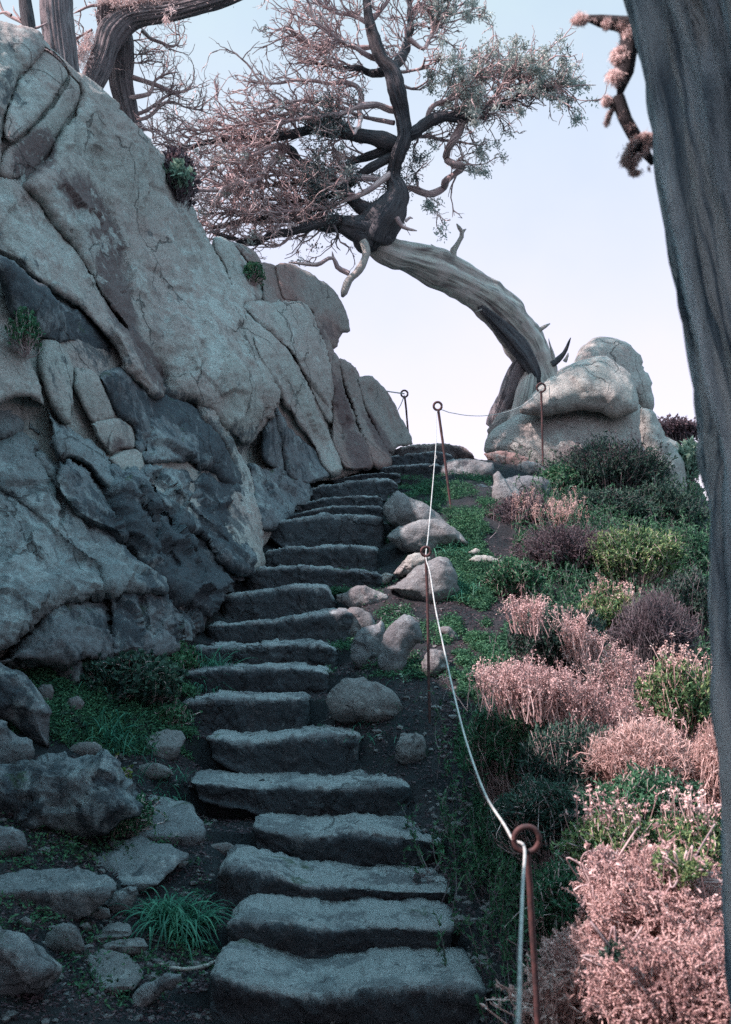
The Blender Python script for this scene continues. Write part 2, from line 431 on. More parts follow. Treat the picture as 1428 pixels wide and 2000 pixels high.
def ground(x, y):
    x = np.asarray(x, float); y = np.asarray(y, float)
    p = np.stack([x, y, np.zeros_like(x)], -1)
    ri = np.interp(y, ramp_y, ramp_z)
    # trodden treads inside the stairway
    k = np.clip(np.searchsorted(SD, y - .12) - 1, 0, len(SD) - 1)
    tread = np.where(y - .12 < SD[0], .02, np.minimum(SZ[k] - .03, SL[k] - .012))
    nxt = np.clip(k + 1, 0, len(SD) - 1)
    xc = np.interp(y, SD, SXC); xw = np.interp(y, SD, SXW) + .10
    w = np.exp(-((x - xc) / xw) ** 6) * (y > 2.6) * (y < 13.9)
    z = ri * (1 - w) + tread * w
    z = z + .06 * smooth(np.abs(x - xc), xw - .05, xw + .3) * (y < 14)
    z = z - .20 * np.maximum(x - 1.0, 0) - .10 * np.maximum(x - 4, 0) ** 1.4
    z = z + .30 * smooth(-x, .8, 2.2) * (1 - smooth(y, 8, 10))
    z = z + (.045 * fbm(p, 1.7, 3, 3) + .016 * fbm(p, 9, 5, 3)) * (1 - .8 * w)
    far = smooth(np.hypot(x, y - 6), 14, 60)
    return z * (1 - far) + far * np.minimum(z, -32)

def hit(u, v, lo=2.0, hi=18.0):
    """depth at which the ray through pixel (u, v) meets the terrain"""
    D = np.linspace(lo, hi, 700)
    q = P(u, v, D)
    below = q[:, 2] <= ground(q[:, 0], q[:, 1])
    i = np.argmax(below)
    return float(D[i]) if below.any() else hi

def axis(a, b, st, ext):
    c = np.arange(a, b + 1e-6, st); e = []
    g = st * 2; x = 0
    while x < ext: x += g; g *= 1.25; e.append(x)
    e = np.array(e)
    return np.concatenate([a - e[::-1], c, b + e])
gx = axis(-3.2, 4.6, .032, 3000); gy = axis(1.4, 14.5, .032, 3000)
X, Y = np.meshgrid(gx, gy)
Z = ground(X, Y)
pp = np.stack([X, Y, np.zeros_like(X)], -1)
Z = Z + np.where((np.abs(X) < 6) & (Y < 16), .010 * fbm(pp, 26, 11, 2) + .02 * np.maximum(vn(pp, 11, 12), 0) ** 2, 0)
V = np.stack([X, Y, Z], -1).reshape(-1, 3); ny, nx = X.shape
ii = np.arange(nx * ny).reshape(ny, nx)
Fq = np.stack([ii[:-1, :-1], ii[:-1, 1:], ii[1:, 1:], ii[1:, :-1]], -1).reshape(-1, 4)
add('ground', V, [Fq], M['soil'], kind='structure', attrs={'far': smooth(np.hypot(X, Y - 7), 12, 30).ravel()})
s_ = 6000.
add('sea', np.array([[-s_, -s_, -26], [s_, -s_, -26], [s_, s_, -26], [-s_, s_, -26]]), [np.array([[0, 1, 2, 3]])], M['sea'], kind='structure', smooth_=False)

# ------------------------------------------------------------------ stone steps
def displace(V, F, amp, seed, fs=5.0, fa=.6, grain=.25):
    """push vertices along their normals by chiselled facets and noise"""
    a, b, c = V[F[:, 0]], V[F[:, 1]], V[F[:, 2]]
    fn = np.cross(b - a, c - a); N = np.zeros_like(V)
    for k in range(F.shape[1]): np.add.at(N, F[:, k], fn)
    N = nrm(N)
    d = fa * facet(V, fs, seed) + .9 * fbm(V, fs * .8, seed + 20, 3) + grain * fbm(V, fs * 5, seed + 40, 3, .6)
    return V + N * (amp * d)[:, None]

def slab(lip, bot, D, depth, mat, seed, name='stone_step', **kw):
    lp = np.array(lip, float); bt = np.array(bot, float)
    wid = (lp[-1, 0] - lp[0, 0]) / FPX * D
    n = int(np.clip(wid / .012, 30, 110)); t = np.linspace(0, 1, n)
    s = t + .0
    u = lp[0, 0] + (lp[-1, 0] - lp[0, 0]) * s
    vt = np.interp(u, lp[:, 0], lp[:, 1])
    ker = np.ones(5) / 5; vt = np.convolve(np.pad(vt, 2, 'edge'), ker, 'valid')
    ub = np.clip(u, bt[0, 0], bt[-1, 0]); vb = np.interp(ub, bt[:, 0], bt[:, 1])
    rng = np.random.default_rng(seed)
    Dw = D + .03 * fbm(np.stack([u * .01, u * 0 + seed, u * 0], -1), 1.0, seed, 3)
    top = P(u, vt, Dw); botp = P(ub, vb, Dw)
    e = 1 - np.exp(-np.minimum(s, 1 - s) * 42)     # ends round off
    prof = []
    K = 42
    h = top[:, 2] - botp[:, 2]
    zmid = (top[:, 2] + botp[:, 2]) / 2
    # cross section: (a = distance back, b = height fraction)
    ctrl = [(depth, -.5), (.05, -.5), (.03, -.1), (.022, .1), (.004, .45), (-.012, .74), (-.012, .90), (-.002, .98), (.022, 1.01), (.07, 1.01), (.18, 1.0), (depth * .6, 1.0), (depth, .98), (depth + .02, .6), (depth + .02, 0.), (depth, -.5)]
    cs = spline(np.array(ctrl), K)
    rise = .02
    V = np.zeros((n, K, 3))
    for k in range(K):
        a, b = cs[k]
        V[:, k, 0] = top[:, 0] + (botp[:, 0] - top[:, 0]) * (1 - b) * .8
        V[:, k, 1] = Dw + a * (.55 + .45 * e) + (1 - e) * .10
        V[:, k, 2] = botp[:, 2] + h * (b - .5) * (.55 + .45 * e) + h * .5 + max(a, 0) * rise
    idx = np.arange(n * K).reshape(n, K)
    F = np.stack([idx[:-1], np.roll(idx[:-1], -1, 1), np.roll(idx[1:], -1, 1), idx[1:]], -1)[:, :-1].reshape(-1, 4)[:, ::-1]
    V = V.reshape(-1, 3)
    caps = [idx[0, :-1][None, :], idx[-1, :-1][::-1][None, :]]
    V = displace(V, F, .012, seed, 8.5, 1.1, .5)
    u_ = np.repeat(u, K)
    bb = cs[:, 1][None].repeat(n, 0).ravel(); st = np.stack([np.zeros(len(V)), .9 * (1 - smooth(bb, .70, .98)), smooth(bb, .82, 1) * np.clip(.85 + 1.1 * fbm(V * [1, 2.5, 1], 3.5, seed, 3), -.3, .9)], -1)  # treads paled, risers darkened: wear and lichen with light and shade painted in
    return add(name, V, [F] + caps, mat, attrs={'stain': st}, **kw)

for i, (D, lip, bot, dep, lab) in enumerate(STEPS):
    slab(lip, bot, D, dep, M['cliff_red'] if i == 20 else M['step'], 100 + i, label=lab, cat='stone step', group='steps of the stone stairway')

# ------------------------------------------------------------------ boulders traced as outlines and given their own bulk
def inflate(poly, Dfun, bulge, r, back, g=6, seed=0, tilt=(0, 0), jit=3.0, fs=2.2, amp=.05, fa=.6, grain=.2, cracks=(), rb=60):
    p = spline(np.vstack([poly, poly[:1]]), step=14)[:-1]
    jn = np.stack([vn(np.stack([p[:, 0], p[:, 1], p[:, 0] * 0 + seed], -1), .045, k) + .5 * vn(np.stack([p[:, 0], p[:, 1], p[:, 0] * 0 + seed], -1), .11, k) for k in (1, 2)], -1)
    p = p + jn * jit
    lo = p.min(0) - g; hi = p.max(0) + g
    us = np.arange(lo[0], hi[0] + g, g); vs = np.arange(lo[1], hi[1] + g, g)
    U, W = np.meshgrid(us, vs); sh = U.shape
    q = np.stack([U.ravel(), W.ravel()], -1)
    a = p; b = np.roll(p, -1, 0); ab = b - a; L2 = np.maximum((ab ** 2).sum(-1), 1e-9)
    dist = np.full(len(q), 1e9); near = q.copy(); ins = np.zeros(len(q), bool)
    for k in range(len(a)):
        t = np.clip(((q - a[k]) @ ab[k]) / L2[k], 0, 1)
        c = a[k] + t[:, None] * ab[k]; d = np.hypot(*(q - c).T)
        m = d < dist; dist[m] = d[m]; near[m] = c[m]
        cr = ((a[k, 1] > q[:, 1]) != (b[k, 1] > q[:, 1]))
        with np.errstate(divide='ignore', invalid='ignore'):
            xi = (b[k, 0] - a[k, 0]) * (q[:, 1] - a[k, 1]) / (b[k, 1] - a[k, 1]) + a[k, 0]
        ins ^= cr & (q[:, 0] < xi)
    insg = ins.reshape(sh)
    use = insg[:-1, :-1] | insg[1:, :-1] | insg[:-1, 1:] | insg[1:, 1:]
    idx = np.arange(len(q)).reshape(sh)
    quads = np.stack([idx[:-1, :-1], idx[1:, :-1], idx[1:, 1:], idx[:-1, 1:]], -1)[use]
    q = np.where(ins[:, None], q, near); d = np.where(ins, dist, 0)
    vid, inv = np.unique(quads, return_inverse=True); quads = inv.reshape(quads.shape)
    q = q[vid]; d = d[vid]; rim = d == 0
    u, v = q.T; c = p.mean(0)
    base = Dfun(u, v) + tilt[0] * (u - c[0]) / 100 + tilt[1] * (v - c[1]) / 100
    x = np.clip(d / r, 0, 1); pr = np.sqrt(np.maximum(1 - (1 - x) ** 2, 0)) * .8 + .2 * np.clip(d / (r * 2.5), 0, 1)
    front = base - bulge * pr
    for (line, w, dep) in cracks:
        w = max(w, 7.5); l = spline(np.array(line, float), step=4)
        dd = np.min(np.hypot(u[:, None] - l[None, :, 0], v[:, None] - l[None, :, 1]), 1)
        front = front + dep * np.exp(-(dd / w) ** 2)
    xb = np.clip(d / rb, 0, 1); backD = base + back * np.sqrt(np.maximum(1 - (1 - xb) ** 2, 0))
    Vf = P(u, v, front); Vb = P(u, v, backD)
    n = len(q); bm = np.arange(n) + n; bm[rim] = np.arange(n)[rim]
    Fb = bm[quads][:, ::-1]
    V = np.vstack([Vf, Vb]); F = np.vstack([quads, Fb])
    used, inv = np.unique(F, return_inverse=True); F = inv.reshape(F.shape)
    V = V[used]; uv = np.vstack([q, q])[used]
    V = displace(V, F, amp, seed, fs, fa, grain)
    ok = np.array([len(set(f)) == 4 for f in F]) if len(F) < 0 else None
    return V, F, uv

# depth field of the cliff face, from control points
CP = np.array([(-900,-300,5.6),(-900,400,5.0),(-900,1500,4.6),(-300,-60,7.6),(-300,700,6.4),(-300,1350,6.0),
 (0,40,8.5),(0,345,7.8),(0,600,7.2),(0,900,6.9),(0,1270,6.6),(130,140,8.9),(250,230,9.6),(330,330,10.2),(372,408,10.5),(430,500,10.8),
 (200,500,8.8),(300,740,8.9),(240,720,8.2),(320,950,8.2),(300,1270,7.4),(390,1200,7.9),(500,1060,9.3),(480,900,9.7),(440,1100,8.7),
 (200,1000,7.5),(150,800,7.6),(500,700,10.0),(540,800,10.3),(590,940,10.8),(515,570,11.2),(620,545,12.4),(680,640,12.7),(640,850,11.6),(740,900,11.9),(740,740,13.0),(803,865,13.5)], float)
_c = CP[:, :2] / 300.0
def _k(a, b):
    r = np.sqrt(((a[:, None] - b[None]) ** 2).sum(-1)); return np.where(r > 0, r * r * np.log(np.maximum(r, 1e-9)), 0)
_A = np.zeros((len(CP) + 3,) * 2); _A[:len(CP), :len(CP)] = _k(_c, _c) + .02 * np.eye(len(CP))
_A[:len(CP), len(CP):] = np.c_[np.ones(len(CP)), _c]; _A[len(CP):, :len(CP)] = _A[:len(CP), len(CP):].T
_w = np.linalg.solve(_A, np.r_[CP[:, 2], 0, 0, 0])
def cliffD(u, v):
    q = np.stack([np.ravel(u), np.ravel(v)], -1) / 300.0; out = np.zeros(len(q))
    for i in range(0, len(q), 20000):
        s = q[i:i + 20000]; out[i:i + 20000] = _k(s, _c) @ _w[:len(CP)] + np.c_[np.ones(len(s)), s] @ _w[len(CP):]
    return out.reshape(np.shape(u))

STAIN_SHADES = [  # kind, u, v, ru, rv, angle(deg), weight : mineral and lichen patches; dark ones also paint shade under the overhang
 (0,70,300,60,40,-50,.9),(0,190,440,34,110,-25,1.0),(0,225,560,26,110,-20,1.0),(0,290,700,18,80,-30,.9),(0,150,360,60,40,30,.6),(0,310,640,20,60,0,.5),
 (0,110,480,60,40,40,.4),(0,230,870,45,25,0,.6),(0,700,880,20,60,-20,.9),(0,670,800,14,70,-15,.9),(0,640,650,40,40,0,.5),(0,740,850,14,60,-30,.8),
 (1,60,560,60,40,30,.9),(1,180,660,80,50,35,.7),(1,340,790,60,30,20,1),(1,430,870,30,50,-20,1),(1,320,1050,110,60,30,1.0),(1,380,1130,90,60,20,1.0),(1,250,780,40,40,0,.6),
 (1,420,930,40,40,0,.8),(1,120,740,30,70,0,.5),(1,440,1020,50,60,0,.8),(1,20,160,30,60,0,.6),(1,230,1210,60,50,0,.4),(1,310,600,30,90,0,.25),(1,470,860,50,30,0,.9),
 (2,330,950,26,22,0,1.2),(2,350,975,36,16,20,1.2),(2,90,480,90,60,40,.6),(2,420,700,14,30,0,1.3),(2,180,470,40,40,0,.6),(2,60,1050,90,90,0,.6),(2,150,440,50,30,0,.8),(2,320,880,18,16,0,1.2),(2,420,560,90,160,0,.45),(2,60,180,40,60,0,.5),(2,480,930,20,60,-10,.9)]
def stain_shades(uv):
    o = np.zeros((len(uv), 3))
    for k, cu, cv, ru, rv, an, w in STAIN_SHADES:
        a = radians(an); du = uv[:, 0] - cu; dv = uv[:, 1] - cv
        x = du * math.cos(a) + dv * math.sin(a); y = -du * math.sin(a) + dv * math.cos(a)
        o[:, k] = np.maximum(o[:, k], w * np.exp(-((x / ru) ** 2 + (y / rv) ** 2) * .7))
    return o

cliff = empty('rock_cliff', P(150, 1290, 7.2), label='tall lichened granite cliff rising along the left side of the stairs', cat='cliff')
core = np.array([(-900,-300),(-300,-60),(0,50),(50,68),(125,150),(200,218),(275,290),(312,345),(350,420),(410,510),(455,520),(490,520),(535,535),(620,570),(655,620),(640,670),(660,720),(700,765),(740,780),(780,850),(740,905),(640,932),(590,945),(545,970),(505,1090),(385,1230),(290,1290),(-100,1330),(-900,1520)], float)
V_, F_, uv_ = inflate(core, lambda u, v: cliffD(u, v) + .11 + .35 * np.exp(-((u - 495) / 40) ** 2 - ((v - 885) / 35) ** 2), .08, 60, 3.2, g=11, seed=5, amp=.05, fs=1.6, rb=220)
add('rock_core', V_, [F_], M['cliff'], cliff, attrs={'stain': stain_shades(uv_)})
BL = [  # name, outline, bulge, radius, tilt, material, amp
 ('rock_slab',[(20,278),(10,262),(14,225),(22,190),(38,155),(62,120),(85,97),(100,102),(118,120),(133,143),(130,160),(115,180),(100,205),(75,228),(50,255),(30,275)],.16,26,(0,-.1),'cliff',.02),
 ('rock_slab',[(134,147),(150,165),(155,190),(145,215),(125,245),(110,275),(90,310),(70,335),(40,350),(5,345),(2,330),(12,290),(25,281),(55,257),(80,231),(103,208),(118,184),(131,164)],.13,30,(.05,.1),'cliff',.02),
 ('rock_slab',[(-60,20),(0,38),(30,50),(58,58),(80,85),(83,96),(60,121),(36,156),(20,190),(12,228),(8,265),(0,330),(-60,340)],.18,40,(0,0),'cliff',.03),
 ('rock_slab',[(50,55),(75,62),(100,92),(130,120),(165,155),(158,168),(138,150),(118,118),(98,99),(84,94)],.10,14,(0,0),'cliff',.02),
 ('rock_face',[(146,146),(175,160),(215,200),(258,238),(292,272),(325,320),(350,368),(374,410),(402,455),(432,502),(460,560),(485,610),(505,660),(522,700),(540,760),(538,800),(520,840),(490,868),(465,862),(440,840),(400,800),(370,778),(322,772),(300,740),(262,680),(235,630),(200,580),(150,492),(110,440),(78,396),(50,365),(68,338),(92,312),(112,277),(127,247),(147,217),(157,190),(152,168)],.42,95,(0,0),'cliff',.05),
 ('rock_face',[(-40,350),(20,348),(50,362),(80,395),(110,440),(150,490),(185,545),(215,600),(250,650),(285,700),(310,735),(320,768),(300,774),(270,747),(243,720),(225,680),(190,640),(150,600),(100,570),(60,545),(30,517),(0,505),(-40,500)],.34,60,(-.1,0),'cliff',.04),
 ('rock_overhang',[(-10,505),(30,520),(60,548),(100,572),(150,603),(190,642),(225,685),(244,715),(240,724),(215,730),(190,734),(160,727),(145,717),(120,684),(80,655),(50,628),(30,620),(12,560),(0,540)],.26,30,(.1,.28),'cliff_low',.03),
 ('rock_block',[(-40,540),(5,545),(15,600),(32,625),(55,685),(75,740),(84,790),(60,777),(30,776),(-40,782)],.22,30,(0,-.1),'cliff',.035),
 ('rock_block',[(78,668),(103,661),(122,680),(138,713),(143,760),(141,800),(136,830),(118,812),(100,787),(86,752),(78,720)],.22,24,(0,-.1),'cliff',.025),
 ('rock_block',[(146,722),(190,735),(200,757),(220,792),(228,812),(190,826),(178,822),(160,790),(147,760)],.16,22,(0,0),'cliff',.025),
 ('rock_block',[(192,736),(240,723),(262,735),(282,752),(291,790),(290,850),(284,886),(266,880),(258,830),(232,812),(215,780),(199,752)],.2,22,(0,0),'cliff_low',.03),
 ('rock_block',[(178,828),(225,815),(255,830),(263,855),(263,880),(240,878),(215,891),(200,870),(188,850)],.18,20,(0,.1),'cliff',.02),
 ('rock_block',[(213,896),(240,883),(275,882),(280,905),(276,923),(245,927),(228,913)],.16,14,(0,0),'cliff',.015),
 ('rock_block',[(290,775),(330,773),(378,797),(400,825),(430,850),(447,880),(456,920),(470,945),(440,945),(400,910),(340,903),(285,906),(286,850)],.24,34,(0,0),'cliff_low',.04),
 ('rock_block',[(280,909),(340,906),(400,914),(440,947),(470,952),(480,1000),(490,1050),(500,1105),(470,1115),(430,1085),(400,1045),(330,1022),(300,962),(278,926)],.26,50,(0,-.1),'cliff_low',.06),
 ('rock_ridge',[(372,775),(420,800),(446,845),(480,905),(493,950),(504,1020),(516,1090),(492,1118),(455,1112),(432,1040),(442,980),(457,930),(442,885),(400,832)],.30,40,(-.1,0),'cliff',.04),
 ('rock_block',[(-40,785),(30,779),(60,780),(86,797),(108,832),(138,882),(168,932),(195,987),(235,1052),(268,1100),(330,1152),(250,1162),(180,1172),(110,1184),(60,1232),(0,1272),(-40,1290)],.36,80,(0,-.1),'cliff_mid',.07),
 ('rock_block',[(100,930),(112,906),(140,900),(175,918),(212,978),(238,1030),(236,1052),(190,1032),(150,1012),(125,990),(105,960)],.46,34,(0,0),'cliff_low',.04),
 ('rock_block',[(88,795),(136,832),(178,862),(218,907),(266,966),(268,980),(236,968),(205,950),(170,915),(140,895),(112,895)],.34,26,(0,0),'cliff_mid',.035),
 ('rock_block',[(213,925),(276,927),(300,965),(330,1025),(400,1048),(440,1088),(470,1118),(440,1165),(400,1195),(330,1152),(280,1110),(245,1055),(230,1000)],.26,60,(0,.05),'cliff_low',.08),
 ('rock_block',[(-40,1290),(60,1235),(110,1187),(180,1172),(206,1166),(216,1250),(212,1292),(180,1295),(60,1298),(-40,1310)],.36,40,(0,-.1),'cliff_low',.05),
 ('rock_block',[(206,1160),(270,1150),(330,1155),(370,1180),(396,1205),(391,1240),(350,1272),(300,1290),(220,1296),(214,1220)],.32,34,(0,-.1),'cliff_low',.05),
 ('rock_block',[(418,468),(435,466),(455,483),(480,508),(503,543),(518,570),(512,585),(495,590),(466,594),(450,570),(435,520),(418,492)],.28,24,(0,.1),'cliff',.025),
 ('rock_block',[(436,468),(462,474),(486,482),(502,498),(512,520),(518,560),(500,545),(478,508),(455,485)],.2,18,(0,0),'cliff_red',.02),
 ('rock_block',[(506,513),(522,512),(548,522),(566,530),(575,560),(568,595),(520,590),(512,560)],.22,22,(0,0),'cliff_red',.025),
 ('rock_block',[(538,522),(558,514),(590,523),(622,543),(650,570),(668,598),(681,638),(680,644),(668,648),(660,672),(650,684),(630,650),(610,612),(580,592),(550,585)],.3,28,(0,.1),'cliff_red',.025),
 ('rock_block',[(466,598),(500,586),(530,582),(560,588),(590,592),(612,612),(625,650),(640,690),(650,740),(650,800),(632,792),(600,742),(570,695),(540,662),(500,627)],.3,34,(0,0),'cliff',.03),
 ('rock_block',[(606,600),(628,628),(650,680),(662,735),(676,800),(668,850),(650,830),(649,770),(640,700),(618,645)],.2,16,(0,0),'cliff_red',.02),
 ('rock_block',[(468,600),(500,630),(540,665),(575,702),(592,732),(610,770),(622,802),(648,852),(668,905),(640,928),(605,865),(565,805),(533,752),(507,702),(485,650)],.28,30,(0,0),'cliff',.035),
 ('rock_block',[(597,722),(615,727),(637,760),(650,800),(648,830),(630,812),(610,770)],.2,14,(0,0),'cliff',.02),
 ('rock_block',[(539,795),(560,830),(590,855),(620,890),(648,926),(620,942),(590,945),(562,927),(552,880),(540,830)],.26,26,(0,0),'cliff_low',.03),
 ('rock_block',[(516,845),(538,805),(546,850),(552,890),(552,925),(530,908),(512,892)],.14,14,(0,0),'cliff_low',.02),
 ('rock_block',[(650,690),(665,703),(674,760),(692,812),(716,862),(732,906),(700,918),(668,910),(646,852),(652,800),(647,740)],.26,18,(0,0),'cliff_red',.03),
 ('rock_block',[(660,704),(686,710),(702,735),(712,790),(736,840),(758,880),(762,906),(735,914),(716,872),(692,802),(674,752)],.24,16,(0,0),'cliff_red',.03),
 ('rock_block',[(698,740),(722,737),(745,752),(762,775),(782,810),(800,843),(804,866),(775,872),(758,885),(736,842),(716,800),(703,770)],.28,20,(0,0),'cliff_red',.02),
 ('rock_ledge',[(483,910),(530,910),(570,933),(602,955),(585,990),(558,1012),(520,1034),(500,1005),(490,950)],.2,30,(0,-.15),'cliff_low',.04),
]
CRACKS = {4:[([(160,170),(185,250),(260,420),(300,560),(320,680),(325,760)],26,.10),([(430,560),(470,640),(500,720)],6,.04),([(190,300),(215,420),(255,560),(300,690),(318,750)],14,.14),([(380,450),(420,600),(430,700)],40,-.05),([(470,640),(482,690)],4,.12),([(505,690),(520,780)],8,.06)],
 5:[([(60,400),(120,480),(190,590),(240,690)],20,.06),([(150,520),(215,620),(270,720)],8,-.06)],
 6:[([(125,680),(145,678),(165,684)],3,.08)],
 14:[([(340,1010),(380,950),(420,990)],8,.08),([(300,940),(360,980),(440,1060)],6,.08)],
 16:[([(0,860),(60,850),(130,930),(180,1020)],7,.10),([(40,790),(60,880),(110,960),(120,1010)],6,.08),([(0,960),(60,1000),(120,1060),(160,1090)],8,.06),([(150,1095),(190,1110),(205,1160)],5,.08),([(100,830),(75,880)],3,.08)],
 19:[([(300,1000),(320,1060),(345,1100)],5,.1),([(260,960),(300,1050)],6,.08),([(360,1050),(400,1110)],7,.08)],
 21:[([(275,1170),(285,1230)],5,.08),([(330,1170),(300,1240)],5,.06),([(350,1180),(352,1250)],4,.08)],
 26:[([(585,595),(610,650),(630,720)],12,-.06)], 28:[([(560,700),(600,790),(640,880)],8,.06),([(530,700),(570,770)],8,.06)],
 32:[([(660,720),(668,790),(690,860)],5,.08),([(655,800),(680,880)],5,.06)],33:[([(690,730),(700,800),(735,880)],5,.08)],34:[([(725,765),(760,820),(785,860)],6,.05)]}
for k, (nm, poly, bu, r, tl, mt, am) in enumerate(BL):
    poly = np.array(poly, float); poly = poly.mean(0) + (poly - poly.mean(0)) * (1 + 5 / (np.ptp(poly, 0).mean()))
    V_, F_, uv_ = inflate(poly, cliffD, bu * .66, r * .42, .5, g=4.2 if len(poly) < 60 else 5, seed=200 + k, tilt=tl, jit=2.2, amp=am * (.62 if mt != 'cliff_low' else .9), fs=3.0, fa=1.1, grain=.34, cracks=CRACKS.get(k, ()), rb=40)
    add(nm, V_, [F_], M[mt], cliff, attrs={'stain': stain_shades(uv_)})

_n = 60; _t = np.linspace(0, np.pi, _n); _p = np.linspace(0, 2 * np.pi, 2 * _n, endpoint=False)
_S = np.stack([np.sin(_t)[:, None] * np.cos(_p), np.sin(_t)[:, None] * np.sin(_p), np.cos(_t)[:, None] + 0 * _p], -1)
_V = (_S * [1.6, 5.6, 4.6] + [-4.4, 4.1, 1.9]).reshape(-1, 3); _i = np.arange(_n * 2 * _n).reshape(_n, 2 * _n)
_F = np.stack([_i[:-1], _i[1:], np.roll(_i[1:], -1, 1), np.roll(_i[:-1], -1, 1)], -1).reshape(-1, 4)
_V = displace(_V, _F, .12, 77, 1.1, 1.2, .3)
add('rock_face', _V, [_F], M['cliff'], cliff, attrs={'stain': np.zeros((len(_V), 3))})  # unseen rock mass, added off frame to shade the stairs
# loose and standing rocks
def rock(poly, D0, mat, seed, label, cat='boulder', bulge=.6, lean=0.0, amp=None, name='boulder', group=None, flat=0.0, g=None, cr=()):
    p = np.array(poly, float); vb = p[:, 1].max(); w = (p[:, 0].max() - p[:, 0].min()); h = vb - p[:, 1].min()
    if D0 is None:
        D0 = hit(p[:, 0].mean(), vb - .12 * h)
    m = min(w, h) * D0 / FPX
    def Df(u, v):
        base = D0 + lean * (vb - v) * D0 / FPX
        if flat > 0:   # the upper part of the outline is a level top seen at a grazing angle
            vc = vb - h * (1 - flat)
            vv = np.linspace(p[:, 1].min(), vc, 6); hd = np.array([hit(p[:, 0].mean(), q) for q in vv])
            hd = hd - hd[-1] + D0
            base = np.where(v < vc, np.interp(v, vv, hd), D0)
        return base
    V_, F_, uv_ = inflate(p, Df, m * bulge * .5, min(w, h) * .42, m * .55, g=g or float(np.clip(min(w, h) / 16, 2.2, 6)), seed=seed, jit=min(3., min(w, h) * .05), amp=amp if amp is not None else min(.05, m * .07), fs=min(9, 1.6 / max(m, .15)), fa=.9, grain=.3, cracks=cr, rb=min(w, h) * .5)
    st = np.zeros((len(V_), 3)); st[:, 2] = .25 if mat != 'cliff_low' else .1; st[:, 1] = .25 if mat == 'cliff_low' else 0
    return add(name, V_, [F_], M[mat], attrs={'stain': st}, label=label, cat=cat, group=group)

